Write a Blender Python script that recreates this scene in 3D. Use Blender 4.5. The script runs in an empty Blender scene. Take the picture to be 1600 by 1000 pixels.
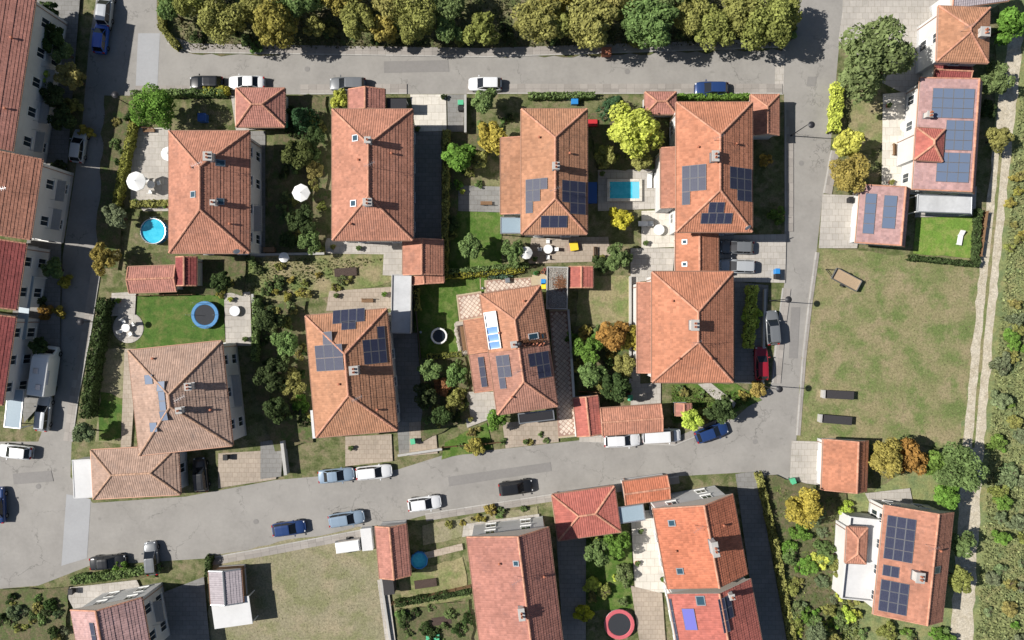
import bpy, math, random
import numpy as np
from mathutils import Vector, Matrix
random.seed(7); rng = np.random.default_rng(7)
sc = bpy.context.scene; col = sc.collection
R = math.radians
# ---------------------------------------------------------------- camera, sky, sun, exposure
H = 92.0; PPM = 12.0                      # flying height (m); photo pixels per metre on the ground
cam = bpy.data.cameras.new('camera'); camo = bpy.data.objects.new('camera', cam); col.objects.link(camo)
camo.location = (0, 0, H); camo.rotation_euler = (0, 0, 0)
cam.sensor_width = 36.0; cam.lens = 36.0 * H / (1600 / PPM); cam.clip_end = 3000; sc.camera = camo
ELEV = 42.0; SUN_DIR = Vector((1.0, -0.07, 0)).normalized()
wd = bpy.data.worlds.new('World'); sc.world = wd; wd.use_nodes = True
nt = wd.node_tree; bg = nt.nodes['Background']; sky = nt.nodes.new('ShaderNodeTexSky')
sky.sky_type = 'NISHITA'; sky.sun_disc = False; sky.sun_elevation = R(ELEV); sky.sun_rotation = R(-86)
nt.links.new(sky.outputs[0], bg.inputs[0]); bg.inputs[1].default_value = 0.05
sl = bpy.data.lights.new('sun', 'SUN'); sl.energy = 5.0; sl.angle = R(0.5); sl.color = (1.0, 0.955, 0.89)
so = bpy.data.objects.new('sun', sl); col.objects.link(so); so.location = (-60, 5, 80)
so.rotation_euler = Vector((SUN_DIR.x * math.cos(R(ELEV)), SUN_DIR.y * math.cos(R(ELEV)), -math.sin(R(ELEV)))).to_track_quat('-Z', 'Y').to_euler()
vs = sc.view_settings; vs.view_transform = 'Standard'; vs.look = 'None'; vs.gamma = 1.0; vs.use_curve_mapping = False; vs.exposure = 0.40
sc.cycles.max_bounces = 6; sc.cycles.diffuse_bounces = 3; sc.cycles.glossy_bounces = 3; sc.cycles.transmission_bounces = 4

# ---------------------------------------------------------------- helpers
def W(px, py, h=0.0):
    k = (H - h) / H
    return Vector(((px - 800) / PPM * k, (500 - py) / PPM * k, h))
def M_(px, h=0.0): return px / PPM * (H - h) / H      # a length in photo pixels at height h, in metres
def tag(o, label=None, cat=None, group=None, kind=None):
    if label: o['label'] = label
    if cat: o['category'] = cat
    if group: o['group'] = group
    if kind: o['kind'] = kind
    return o
def empty(name, loc, rz=0.0):
    o = bpy.data.objects.new(name, None); col.objects.link(o); o.location = loc; o.rotation_euler = (0, 0, rz)
    o.empty_display_size = 0.2
    return o
def link(name, me, parent=None, loc=(0, 0, 0), rz=0.0, scale=None):
    o = bpy.data.objects.new(name, me); col.objects.link(o); o.location = loc; o.rotation_euler = (0, 0, rz)
    if scale: o.scale = scale
    if parent: o.parent = parent
    return o
def copy_tree(o, parent=None):
    c = o.copy(); col.objects.link(c); c.parent = parent
    for ch in list(o.children): copy_tree(ch, c)
    return c
class MB:
    def __init__(s): s.v = []; s.f = []; s.m = []; s.r = []
    def add(s, vs_, fs, mat=0, r=0.5):
        b = len(s.v); s.v += [tuple(p) for p in vs_]
        for f in fs: s.f.append(tuple(b + i for i in f)); s.m.append(mat); s.r.append(r)
    def box(s, x0, y0, z0, x1, y1, z1, mat=0, r=0.5):
        s.add([(x0,y0,z0),(x1,y0,z0),(x1,y1,z0),(x0,y1,z0),(x0,y0,z1),(x1,y0,z1),(x1,y1,z1),(x0,y1,z1)],
              [(3,2,1,0),(4,5,6,7),(0,1,5,4),(1,2,6,5),(2,3,7,6),(3,0,4,7)], mat, r)
    def bbox(s, x0, y0, z0, x1, y1, z1, b=0.03, mat=0):      # box with a chamfered top edge
        s.add([(x0,y0,z0),(x1,y0,z0),(x1,y1,z0),(x0,y1,z0),(x0,y0,z1-b),(x1,y0,z1-b),(x1,y1,z1-b),(x0,y1,z1-b),
               (x0+b,y0+b,z1),(x1-b,y0+b,z1),(x1-b,y1-b,z1),(x0+b,y1-b,z1)],
              [(3,2,1,0),(0,1,5,4),(1,2,6,5),(2,3,7,6),(3,0,4,7),(4,5,9,8),(5,6,10,9),(6,7,11,10),(7,4,8,11),(8,9,10,11)], mat)
    def lathe(s, prof, n=16, mat=0, c=(0,0), cap0=False, cap1=False):      # prof: (r, z) list
        vs_ = []; fs = []
        for r, z in prof:
            for i in range(n):
                a = 2*math.pi*i/n; vs_.append((c[0]+r*math.cos(a), c[1]+r*math.sin(a), z))
        for j in range(len(prof)-1):
            for i in range(n):
                k = (i+1) % n; fs.append((j*n+i, j*n+k, (j+1)*n+k, (j+1)*n+i))
        if cap0: fs.append(tuple(range(n-1, -1, -1)))
        if cap1: fs.append(tuple((len(prof)-1)*n+i for i in range(n)))
        s.add(vs_, fs, mat)
    def tube(s, p0, p1, r0, r1=None, n=6, mat=0, caps=True):
        if r1 is None: r1 = r0
        p0 = Vector(p0); p1 = Vector(p1); d = (p1-p0)
        if d.length < 1e-6: return
        d.normalize(); a = d.orthogonal().normalized(); b = d.cross(a); vs_ = []
        for p, r in ((p0, r0), (p1, r1)):
            for i in range(n):
                t = 2*math.pi*i/n; vs_.append(p + a*r*math.cos(t) + b*r*math.sin(t))
        fs = [(i, (i+1) % n, n+(i+1) % n, n+i) for i in range(n)]
        if caps: fs += [tuple(range(n-1, -1, -1)), tuple(range(n, 2*n))]
        s.add(vs_, fs, mat)
    def mesh(s, name, mats, smooth=False):
        me = bpy.data.meshes.new(name); me.from_pydata(s.v, [], s.f)
        for m in (mats if isinstance(mats, (list, tuple)) else [mats]): me.materials.append(m)
        me.polygons.foreach_set('material_index', s.m)
        at = me.attributes.new('rnd', 'FLOAT', 'FACE'); at.data.foreach_set('value', s.r)
        if smooth: me.polygons.foreach_set('use_smooth', [True]*len(s.f))
        me.update(); return me
    def build(s, name, mats, parent=None, loc=(0,0,0), rz=0.0, smooth=False):
        return link(name, s.mesh(name, mats, smooth), parent, loc, rz)

# ---------------------------------------------------------------- materials
MATS = {}
def nodes(m): m.use_nodes = True; return m.node_tree.nodes, m.node_tree.links, m.node_tree.nodes['Principled BSDF']
def mat(name, c, rough=0.8, metal=0.0, var=0.18, scale=6.0, bump=0.0, bscale=40.0, rnd=0.0, spec=0.35, c2=None, big=0.0, coat=0.0, lichen=0.0, cracks=0.0, joint=None):
    """base colour broken up by fine noise, a large stain noise and the per-face random value"""
    m = bpy.data.materials.new(name); N, L, p = nodes(m); MATS[name] = m
    p.inputs['Roughness'].default_value = rough; p.inputs['Metallic'].default_value = metal
    p.inputs['Specular IOR Level'].default_value = spec
    if coat: p.inputs['Coat Weight'].default_value = coat; p.inputs['Coat Roughness'].default_value = 0.05
    tc = N.new('ShaderNodeNewGeometry')
    n1 = N.new('ShaderNodeTexNoise'); n1.inputs['Scale'].default_value = scale; n1.inputs['Detail'].default_value = 6; n1.inputs['Roughness'].default_value = 0.65
    L.new(tc.outputs['Position'], n1.inputs['Vector'])
    mx = N.new('ShaderNodeMix'); mx.data_type = 'RGBA'
    cc2 = c2 or tuple(x*0.62 for x in c)
    mx.inputs['A'].default_value = (*c, 1); mx.inputs['B'].default_value = (*cc2, 1)
    rp = N.new('ShaderNodeMapRange'); rp.inputs['From Min'].default_value = 0.35; rp.inputs['From Max'].default_value = 0.68
    rp.inputs['To Min'].default_value = 0.0; rp.inputs['To Max'].default_value = min(1.0, var*2.2) if c2 is None else 1.0
    L.new(n1.outputs['Fac'], rp.inputs['Value']); L.new(rp.outputs[0], mx.inputs['Factor']); out = mx.outputs['Result']
    if big:
        n2 = N.new('ShaderNodeTexNoise'); n2.inputs['Scale'].default_value = 0.35; n2.inputs['Detail'].default_value = 5
        L.new(tc.outputs['Position'], n2.inputs['Vector'])
        r2 = N.new('ShaderNodeMapRange'); r2.inputs['From Min'].default_value = 0.3; r2.inputs['From Max'].default_value = 0.7
        r2.inputs['To Min'].default_value = 1-big; r2.inputs['To Max'].default_value = 1+big; L.new(n2.outputs['Fac'], r2.inputs['Value'])
        vm = N.new('ShaderNodeVectorMath'); vm.operation = 'SCALE'; L.new(out, vm.inputs[0]); L.new(r2.outputs[0], vm.inputs['Scale']); out = vm.outputs[0]
    if rnd:
        at = N.new('ShaderNodeAttribute'); at.attribute_name = 'rnd'
        r3 = N.new('ShaderNodeMapRange'); r3.inputs['To Min'].default_value = 1-rnd; r3.inputs['To Max'].default_value = 1+rnd; L.new(at.outputs['Fac'], r3.inputs['Value'])
        vm = N.new('ShaderNodeVectorMath'); vm.operation = 'SCALE'; L.new(out, vm.inputs[0]); L.new(r3.outputs[0], vm.inputs['Scale']); out = vm.outputs[0]
    def over(fac_out, colr, out):
        m2 = N.new('ShaderNodeMix'); m2.data_type = 'RGBA'; L.new(out, m2.inputs['A']); m2.inputs['B'].default_value = (*colr, 1); L.new(fac_out, m2.inputs['Factor']); return m2.outputs['Result']
    def ramp(src, a0, a1, b0, b1):
        r_ = N.new('ShaderNodeMapRange'); r_.inputs['From Min'].default_value = a0; r_.inputs['From Max'].default_value = a1; r_.inputs['To Min'].default_value = b0; r_.inputs['To Max'].default_value = b1; L.new(src, r_.inputs['Value']); return r_.outputs[0]
    def noi(s_, det=6, rg=0.65):
        n_ = N.new('ShaderNodeTexNoise'); n_.inputs['Scale'].default_value = s_; n_.inputs['Detail'].default_value = det; n_.inputs['Roughness'].default_value = rg; L.new(tc.outputs['Position'], n_.inputs['Vector']); return n_
    if lichen:      # weathered patches: dark grime and pale bleaching of irregular shape
        out = over(ramp(noi(0.8, 8, 0.7).outputs['Fac'], 0.52, 0.70, 0.0, lichen), (c[0]*0.5, c[1]*0.62, c[2]*0.75), out)
        out = over(ramp(noi(1.7, 8, 0.7).outputs['Fac'], 0.58, 0.74, 0.0, lichen*0.8), (min(.8, c[0]*1.15), c[1]*1.35, c[2]*1.5), out)
    if cracks:      # wandering cracks, oil spots
        w_ = N.new('ShaderNodeVectorMath'); w_.operation = 'MULTIPLY_ADD'; L.new(noi(0.9, 4).outputs['Color'], w_.inputs[0]); w_.inputs[1].default_value = (2.2, 2.2, 2.2); L.new(tc.outputs['Position'], w_.inputs[2])
        vo = N.new('ShaderNodeTexVoronoi'); vo.feature = 'DISTANCE_TO_EDGE'; vo.inputs['Scale'].default_value = 0.16; L.new(w_.outputs[0], vo.inputs['Vector'])
        k_ = N.new('ShaderNodeMath'); k_.operation = 'MULTIPLY'; L.new(ramp(vo.outputs['Distance'], 0.0, 0.012, cracks, 0.0), k_.inputs[0]); L.new(ramp(noi(0.12, 3).outputs['Fac'], 0.45, 0.6, 0.0, 1.0), k_.inputs[1])
        out = over(k_.outputs[0], tuple(x*0.35 for x in c), out)
        out = over(ramp(noi(0.75, 3, 0.5).outputs['Fac'], 0.66, 0.74, 0.0, 0.45), tuple(x*0.5 for x in c), out)
        out = over(ramp(noi(0.10, 4, 0.6).outputs['Fac'], 0.48, 0.62, 0.0, 0.35), tuple(x*1.18 for x in c), out)
    if joint:       # slab joints
        br = N.new('ShaderNodeTexBrick'); br.offset = 0.5; br.inputs['Scale'].default_value = 1.0; br.inputs['Brick Width'].default_value = joint[0]; br.inputs['Row Height'].default_value = joint[1]; br.inputs['Mortar Size'].default_value = 0.022; br.inputs['Mortar Smooth'].default_value = 0.3
        br.inputs['Color1'].default_value = (1, 1, 1, 1); br.inputs['Color2'].default_value = (0.86, 0.86, 0.86, 1); br.inputs['Mortar'].default_value = (0.6, 0.57, 0.52, 1); L.new(tc.outputs['Position'], br.inputs['Vector'])
        vm = N.new('ShaderNodeVectorMath'); vm.operation = 'MULTIPLY'; L.new(out, vm.inputs[0]); L.new(br.outputs['Color'], vm.inputs[1]); out = vm.outputs[0]
        out = over(ramp(noi(0.6, 7, 0.7).outputs['Fac'], 0.54, 0.72, 0.0, 0.5), (c[0]*0.55, c[1]*0.56, c[2]*0.5), out)
    L.new(out, p.inputs['Base Color'])
    if bump:
        n3 = N.new('ShaderNodeTexNoise'); n3.inputs['Scale'].default_value = bscale; n3.inputs['Detail'].default_value = 4; L.new(tc.outputs['Position'], n3.inputs['Vector'])
        bp = N.new('ShaderNodeBump'); bp.inputs['Strength'].default_value = bump; bp.inputs['Distance'].default_value = 0.05
        L.new(n3.outputs['Fac'], bp.inputs['Height']); L.new(bp.outputs[0], p.inputs['Normal'])
    return m
def ground_mat(name, cols, scale=0.25, fine=5.0, bump=0.6):
    """several earth or grass tones mixed by noises of different size"""
    m = bpy.data.materials.new(name); N, L, p = nodes(m); p.inputs['Roughness'].default_value = 0.95; p.inputs['Specular IOR Level'].default_value = 0.1
    tc = N.new('ShaderNodeNewGeometry')
    def noise(s, det=7, r=0.62):
        n = N.new('ShaderNodeTexNoise'); n.inputs['Scale'].default_value = s; n.inputs['Detail'].default_value = det; n.inputs['Roughness'].default_value = r
        L.new(tc.outputs['Position'], n.inputs['Vector']); return n.outputs['Fac']
    out = None
    for i, c in enumerate(cols):
        if out is None:
            rgb = N.new('ShaderNodeRGB'); rgb.outputs[0].default_value = (*c, 1); out = rgb.outputs[0]; continue
        mx = N.new('ShaderNodeMix'); mx.data_type = 'RGBA'; L.new(out, mx.inputs['A']); mx.inputs['B'].default_value = (*c, 1)
        r = N.new('ShaderNodeMapRange'); r.inputs['From Min'].default_value = 0.46; r.inputs['From Max'].default_value = 0.62
        L.new(noise(scale*(1.0+0.9*i)), r.inputs['Value']); L.new(r.outputs[0], mx.inputs['Factor']); out = mx.outputs['Result']
    r = N.new('ShaderNodeMapRange'); r.inputs['From Min'].default_value = 0.3; r.inputs['From Max'].default_value = 0.7; r.inputs['To Min'].default_value = 0.6; r.inputs['To Max'].default_value = 1.4
    L.new(noise(fine, 8, 0.75), r.inputs['Value'])
    vm = N.new('ShaderNodeVectorMath'); vm.operation = 'SCALE'; L.new(out, vm.inputs[0]); L.new(r.outputs[0], vm.inputs['Scale']); L.new(vm.outputs[0], p.inputs['Base Color'])
    bp = N.new('ShaderNodeBump'); bp.inputs['Strength'].default_value = bump; bp.inputs['Distance'].default_value = 0.08
    L.new(noise(9.0, 6, 0.7), bp.inputs['Height']); L.new(bp.outputs[0], p.inputs['Normal']); MATS[name] = m
    return m
def roof_mat(name, c, dark=0.55, rnd=0.14):
    m = mat(name, c, rough=0.85, var=0.20, scale=1.3, rnd=rnd, spec=0.2, c2=None, big=0.13, bump=0.25, bscale=30, lichen=0.42)
    return m
def leaf_mat():
    m = bpy.data.materials.new('foliage'); N, L, p = nodes(m); N.remove(p); o = N['Material Output']
    oi = N.new('ShaderNodeObjectInfo'); at = N.new('ShaderNodeAttribute'); at.attribute_name = 'rnd'
    r = N.new('ShaderNodeMapRange'); r.inputs['To Min'].default_value = 0.45; r.inputs['To Max'].default_value = 1.55; L.new(at.outputs['Fac'], r.inputs['Value'])
    vm = N.new('ShaderNodeVectorMath'); vm.operation = 'SCALE'; L.new(oi.outputs['Color'], vm.inputs[0]); L.new(r.outputs[0], vm.inputs['Scale'])
    d = N.new('ShaderNodeBsdfDiffuse'); t = N.new('ShaderNodeBsdfTranslucent'); mx = N.new('ShaderNodeMixShader'); mx.inputs[0].default_value = 0.33
    L.new(vm.outputs[0], d.inputs[0]); L.new(vm.outputs[0], t.inputs[0]); L.new(d.outputs[0], mx.inputs[1]); L.new(t.outputs[0], mx.inputs[2]); L.new(mx.outputs[0], o.inputs[0])
    MATS['foliage'] = m; return m
def paint_mat():
    m = bpy.data.materials.new('car_paint'); N, L, p = nodes(m); oi = N.new('ShaderNodeObjectInfo'); L.new(oi.outputs['Color'], p.inputs['Base Color'])
    p.inputs['Roughness'].default_value = 0.32; p.inputs['Metallic'].default_value = 0.15; p.inputs['Coat Weight'].default_value = 0.6; p.inputs['Coat Roughness'].default_value = 0.08
    MATS['car_paint'] = m; return m
def solar_mat():
    m = bpy.data.materials.new('solar_glass'); N, L, p = nodes(m)
    tc = N.new('ShaderNodeTexCoord'); br = N.new('ShaderNodeTexBrick'); br.offset = 0; br.inputs['Scale'].default_value = 1.0
    br.inputs['Brick Width'].default_value = 0.166; br.inputs['Row Height'].default_value = 0.166; br.inputs['Mortar Size'].default_value = 0.006
    br.inputs['Color1'].default_value = (0.022, 0.026, 0.060, 1); br.inputs['Color2'].default_value = (0.028, 0.033, 0.070, 1); br.inputs['Mortar'].default_value = (0.07, 0.08, 0.10, 1)
    L.new(tc.outputs['Object'], br.inputs['Vector']); L.new(br.outputs['Color'], p.inputs['Base Color'])
    p.inputs['Roughness'].default_value = 0.55; p.inputs['Specular IOR Level'].default_value = 0.36
    MATS['solar_glass'] = m; return m
leaf_mat(); paint_mat(); solar_mat()
roof_mat('roof_orange', (0.435, 0.205, 0.14)); roof_mat('roof_salmon', (0.41, 0.19, 0.15)); roof_mat('roof_tan', (0.42, 0.215, 0.13)); roof_mat('roof_vivid', (0.50, 0.18, 0.105)); roof_mat('roof_middle', (0.455, 0.225, 0.142)); roof_mat('roof_dusky', (0.38, 0.195, 0.145))
roof_mat('roof_brown', (0.40, 0.275, 0.215)); roof_mat('roof_warm', (0.47, 0.205, 0.125)); roof_mat('roof_pink', (0.46, 0.29, 0.275)); roof_mat('roof_red', (0.44, 0.145, 0.115)); roof_mat('roof_maroon', (0.27, 0.075, 0.07))
mat('ridge_tile', (0.54, 0.27, 0.18), rnd=0.2, big=0.1)
mat('ridge_tile_brown', (0.46, 0.29, 0.20), rnd=0.2)
mat('white_wall', (0.62, 0.615, 0.60), var=0.08, scale=1.5, big=0.06); mat('cream_wall', (0.66, 0.58, 0.45), var=0.1, scale=1.5, big=0.06)
mat('pink_wall', (0.60, 0.42, 0.35), var=0.1, big=0.06); mat('grey_wall', (0.45, 0.45, 0.45), var=0.12, big=0.06)
mat('soffit', (0.55, 0.50, 0.44), var=0.1); mat('gutter', (0.42, 0.40, 0.38), rough=0.45, metal=0.6, var=0.1); mat('copper_gutter', (0.42, 0.24, 0.17), rough=0.5, metal=0.4)
mat('frame_white', (0.75, 0.75, 0.73), rough=0.5, var=0.05); mat('frame_brown', (0.14, 0.07, 0.035), rough=0.6)
mat('glass', (0.02, 0.03, 0.04), rough=0.06, var=0.0, spec=0.6); mat('sky_glass', (0.03, 0.07, 0.10), rough=0.12, var=0.0, spec=0.6)
mat('chimney_plaster', (0.55, 0.53, 0.50), var=0.2, big=0.1); mat('concrete', (0.42, 0.41, 0.39), var=0.15, scale=3, big=0.1, bump=0.1)
mat('metal_grey', (0.34, 0.36, 0.38), rough=0.4, metal=0.7, var=0.1); mat('dark_metal', (0.035, 0.035, 0.04), rough=0.5, metal=0.3); mat('panel_frame', (0.16, 0.165, 0.18), rough=0.6, var=0.05); mat('alu', (0.55, 0.56, 0.58), rough=0.35, metal=0.8, var=0.05)
mat('blue_glass_roof', (0.28, 0.36, 0.42), rough=0.25, var=0.1, spec=0.5)
mat('flat_roof_pale', (0.50, 0.51, 0.52), rough=0.8, var=0.15, scale=2.0, big=0.12, bump=0.1)
mat('flat_roof_white', (0.60, 0.60, 0.60), rough=0.7, var=0.08, scale=2.0, big=0.06); mat('roof_grey_tin', (0.36, 0.32, 0.34), rough=0.6, var=0.12, rnd=0.1)
mat('canvas_white', (0.80, 0.80, 0.78), rough=0.8, var=0.05); mat('wood', (0.24, 0.14, 0.075), var=0.3, scale=8, rnd=0.2); mat('wood_pale', (0.42, 0.31, 0.2), var=0.3, scale=8, rnd=0.2)
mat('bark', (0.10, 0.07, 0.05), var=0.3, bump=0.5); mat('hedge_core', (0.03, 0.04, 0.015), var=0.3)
mat('asphalt', (0.285, 0.272, 0.253), cracks=0.75, var=0.12, scale=2.2, big=0.09, bump=0.15, bscale=60, spec=0.2)
mat('asphalt_patch', (0.23, 0.22, 0.21), var=0.12, scale=3, big=0.05, bump=0.15, bscale=60, spec=0.2)
mat('crossing_paving', (0.33, 0.335, 0.345), var=0.08, scale=3, big=0.05); mat('pavement_slab', (0.31, 0.285, 0.26), var=0.12, scale=4, rnd=0.12, big=0.06); mat('kerb', (0.40, 0.385, 0.36), var=0.12, rnd=0.1)
mat('pale_paving', (0.46, 0.43, 0.39), joint=(0.8, 0.8), var=0.12, scale=3, big=0.08, rnd=0.1); mat('beige_paving', (0.40, 0.335, 0.27), joint=(0.6, 0.6), var=0.15, scale=3, big=0.08, rnd=0.1)
mat('grey_paving', (0.24, 0.235, 0.225), joint=(0.9, 0.6), var=0.15, scale=3, big=0.08, rnd=0.1); mat('white_paving', (0.66, 0.62, 0.55), joint=(1.0, 1.0), var=0.1, scale=3, big=0.06, rnd=0.06)
mat('tan_border', (0.45, 0.37, 0.25), var=0.2, scale=9, big=0.05, rnd=0.1); mat('paver_pale', (0.60, 0.50, 0.42), var=0.12, scale=9, rnd=0.14); mat('paver_joint', (0.34, 0.22, 0.175), var=0.2, scale=9)
mat('gravel', (0.30, 0.28, 0.25), var=0.45, scale=7, bump=0.7, bscale=14); mat('pebble', (0.36, 0.33, 0.29), rnd=0.5); mat('rust_leaf', (0.19, 0.085, 0.04), rnd=0.5)
mat('soil', (0.075, 0.05, 0.04), var=0.4, scale=5, bump=0.6); mat('stone', (0.42, 0.38, 0.33), var=0.3, scale=5, bump=0.4, bscale=12)
ground_mat('earth', [(0.17, 0.17, 0.085), (0.11, 0.135, 0.05), (0.22, 0.185, 0.115), (0.08, 0.10, 0.036)], 0.22)
ground_mat('lawn_green', [(0.085, 0.15, 0.03), (0.055, 0.115, 0.02), (0.14, 0.175, 0.055)], 0.3, 6)
ground_mat('lawn_bright', [(0.15, 0.25, 0.045), (0.12, 0.21, 0.04), (0.22, 0.26, 0.075)], 0.3, 6)
ground_mat('lawn_deep', [(0.075, 0.14, 0.03), (0.055, 0.11, 0.024), (0.13, 0.155, 0.05)], 0.3, 6)
ground_mat('dry_meadow', [(0.24, 0.215, 0.115), (0.175, 0.19, 0.08), (0.28, 0.235, 0.14), (0.135, 0.175, 0.06)], 0.10, 4)
ground_mat('dry_field', [(0.26, 0.235, 0.155), (0.24, 0.225, 0.14), (0.29, 0.25, 0.165), (0.20, 0.20, 0.105)], 0.10, 4)
ground_mat('scrub_ground', [(0.21, 0.235, 0.10), (0.25, 0.235, 0.11), (0.15, 0.19, 0.085)], 0.2, 4)
ground_mat('dirt_track', [(0.47, 0.42, 0.33), (0.41, 0.36, 0.27), (0.52, 0.47, 0.38)], 0.4, 5)
ground_mat('garden_bed', [(0.10, 0.105, 0.05), (0.085, 0.12, 0.04), (0.15, 0.125, 0.075)], 0.5, 5)
mat('tyre', (0.02, 0.02, 0.02), rough=0.9, var=0); mat('rim', (0.45, 0.46, 0.47), rough=0.35, metal=0.8, var=0); mat('headlight', (0.7, 0.72, 0.75), rough=0.1, var=0, spec=0.7); mat('tail_light', (0.35, 0.01, 0.01), rough=0.2, var=0)
mat('car_glass', (0.012, 0.015, 0.02), rough=0.07, var=0, spec=0.6); mat('plastic_black', (0.02, 0.02, 0.022), rough=0.6, var=0)
mat('pool_water', (0.03, 0.40, 0.58), rough=0.08, var=0.1, scale=1.2, spec=0.5, c2=(0.08, 0.55, 0.72), bump=0.1, bscale=4)
mat('dark_water', (0.012, 0.016, 0.022), rough=0.05, var=0, spec=0.6, bump=0.05, bscale=4)
mat('pool_wall', (0.02, 0.12, 0.28), rough=0.5, var=0.05); mat('blue_plastic', (0.03, 0.22, 0.55), rough=0.45, var=0.05); mat('yellow_plastic', (0.75, 0.55, 0.04), rough=0.45, var=0.05)
mat('green_plastic', (0.10, 0.45, 0.25), rough=0.5, var=0.05); mat('terracotta', (0.45, 0.17, 0.10), rough=0.8); mat('pink_plastic', (0.55, 0.12, 0.14), rough=0.6); mat('red_cloth', (0.5, 0.03, 0.04), rough=0.8)
mat('tarp_blue', (0.03, 0.10, 0.33), rough=0.5, var=0.15); mat('net_black', (0.03, 0.033, 0.04), rough=0.8); mat('tramp_pad', (0.06, 0.22, 0.45), rough=0.6, var=0.1); mat('collector', (0.16, 0.30, 0.62), rough=0.30, var=0.0, spec=0.8); mat('collector_glare', (0.72, 0.74, 0.78), rough=0.35, var=0.04, spec=0.6)
mat('glare_panel', (0.12, 0.16, 0.24), rough=0.5, var=0.05, spec=0.5); mat('violet_panel', (0.14, 0.14, 0.45), rough=0.4, var=0.05); mat('dark_timber', (0.045, 0.042, 0.045), var=0.2, rnd=0.2)  # paler solar panel colour has the sun glare of bright slopes painted in
# ---------------------------------------------------------------- ground builders
_z = [0.0]
def nextz(): _z[0] += 0.004; return _z[0]
def inpoly(x, y, P):
    c = False; j = len(P)-1
    for i in range(len(P)):
        if (P[i][1] > y) != (P[j][1] > y) and x < (P[j][0]-P[i][0])*(y-P[i][1])/(P[j][1]-P[i][1])+P[i][0]: c = not c
        j = i
    return c
def sheet(name, pts, m, wob=0.0, step=1.2):
    """a flat patch of ground; its edge wanders by wob metres"""
    P = [W(*p).to_2d() for p in pts]; out = []
    for i, a in enumerate(P):
        b = P[(i+1) % len(P)]; n = max(1, int((b-a).length/step)) if wob else 1
        d = (b-a).normalized() if (b-a).length > 1e-6 else Vector((1, 0)); q = Vector((-d.y, d.x))
        for k in range(n):
            o = a.lerp(b, k/n)
            if wob: o = o + q*random.uniform(-wob, wob)
            out.append((o.x, o.y, 0.0))
    mb = MB(); area = sum(out[i][0]*out[(i+1) % len(out)][1]-out[(i+1) % len(out)][0]*out[i][1] for i in range(len(out)))
    if area < 0: out.reverse()
    mb.add(out, [tuple(range(len(out)))]); o = mb.build(name, MATS[m], loc=(0, 0, nextz())); o['kind'] = 'structure'; return o
def pavement(pts, width, z=0.12, name='pavement'):
    """raised walk: slabs bounded by a row of kerb stones, following a line of photo points"""
    if width < 0: pts = pts[::-1]; width = -width
    P = [W(*p).to_2d() for p in pts]; mb = MB(); L = []
    for i in range(len(P)):
        d = (P[min(i+1, len(P)-1)]-P[max(i-1, 0)]).normalized(); L.append((P[i], Vector((-d.y, d.x))))
    for i in range(len(P)-1):
        (a, qa), (b, qb) = L[i], L[i+1]; n = max(1, int((b-a).length/1.0))
        for k in range(n):
            t0, t1 = k/n, (k+1)/n-0.014/(b-a).length
            p0, p1 = a.lerp(b, t0), a.lerp(b, t1); q0, q1 = qa.lerp(qb, t0).normalized(), qa.lerp(qb, t1).normalized()
            def piece(w0, w1, z1, mt):
                r = random.random(); vv = []
                for zz in (-0.05, z1):
                    vv += [(*(p0+q0*w0), zz), (*(p1+q1*w0), zz), (*(p1+q1*w1), zz), (*(p0+q0*w1), zz)]
                mb.add(vv, [(4,5,6,7),(0,1,5,4),(1,2,6,5),(2,3,7,6),(3,0,4,7)], mt, r)
            piece(0, 0.16, z, 1); piece(0.17, width*0.5, z-0.004, 0); piece(width*0.5+0.012, width, z-0.004, 0)
    o = mb.build(name, [MATS['pavement_slab'], MATS['kerb']]); o['kind'] = 'structure'; return o
# ---------------------------------------------------------------- roofs and houses
def roof_face(mb, eA, eB, tA, tB, rows=0.36, du=0.14):
    """one plane of pan tiles: overlapping courses, each course ribbed"""
    eA, eB, tA, tB = (np.array(p, float) for p in (eA, eB, tA, tB))
    u = eB-eA; Lu = np.linalg.norm(u)
    if Lu < 0.3: return
    u /= Lu; up = (tA+tB)/2-(eA+eB)/2; up -= u*np.dot(up, u); Lv = np.linalg.norm(up)
    if Lv < 0.3: return
    up /= Lv; n = np.cross(u, up); nv = max(2, round(Lv/rows)); nu = max(2, int(math.ceil(Lu/du))); ug = np.arange(nu+1)*Lu/nu
    sag = rng.normal(0, 0.006, (nv+1))
    for j in range(nv):
        t0, t1 = j/nv, min(1.0, (j+1.12)/nv); lines = []
        for t, lift in ((t0, 0.046), (t1, 0.018)):
            a = eA+(tA-eA)*t; b = eB+(tB-eB)*t; ua = np.dot(a-eA, u); ub = np.dot(b-eA, u)
            c = np.clip(ug, ua, max(ua, ub)); base = eA+up*(t*Lv)
            hgt = lift+0.032*(np.arange(nu+1) % 2)+sag[j]+(rng.normal(0, 0.004, nu+1))
            lines.append(base[None, :]+c[:, None]*u[None, :]+hgt[:, None]*n[None, :]); cl = c if t == t0 else cl
        b0 = len(mb.v); mb.v += [tuple(p) for p in lines[0]]+[tuple(p) for p in lines[1]]
        rr = rng.random(nu//2+2); rowr = rng.normal(0, 0.06)
        for k in range(nu):
            if cl[k+1]-cl[k] < 1e-4: continue
            mb.f.append((b0+k, b0+k+1, b0+nu+1+k+1, b0+nu+1+k)); mb.m.append(0); mb.r.append(float(min(1, max(0, rr[k//2]+rowr))))
def caps(mb, a, b, r=0.13, seg=0.42):
    a, b = Vector(a), Vector(b); n = max(1, int((b-a).length/seg))
    for i in range(n):
        p, q = a.lerp(b, i/n), a.lerp(b, min(1, (i+1.1)/n)); bb = len(mb.f); mb.tube(p, q, r*1.12, r*0.9, 7)
        rv = random.random()
        for k in range(bb, len(mb.f)): mb.r[k] = rv
_win = {}
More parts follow.
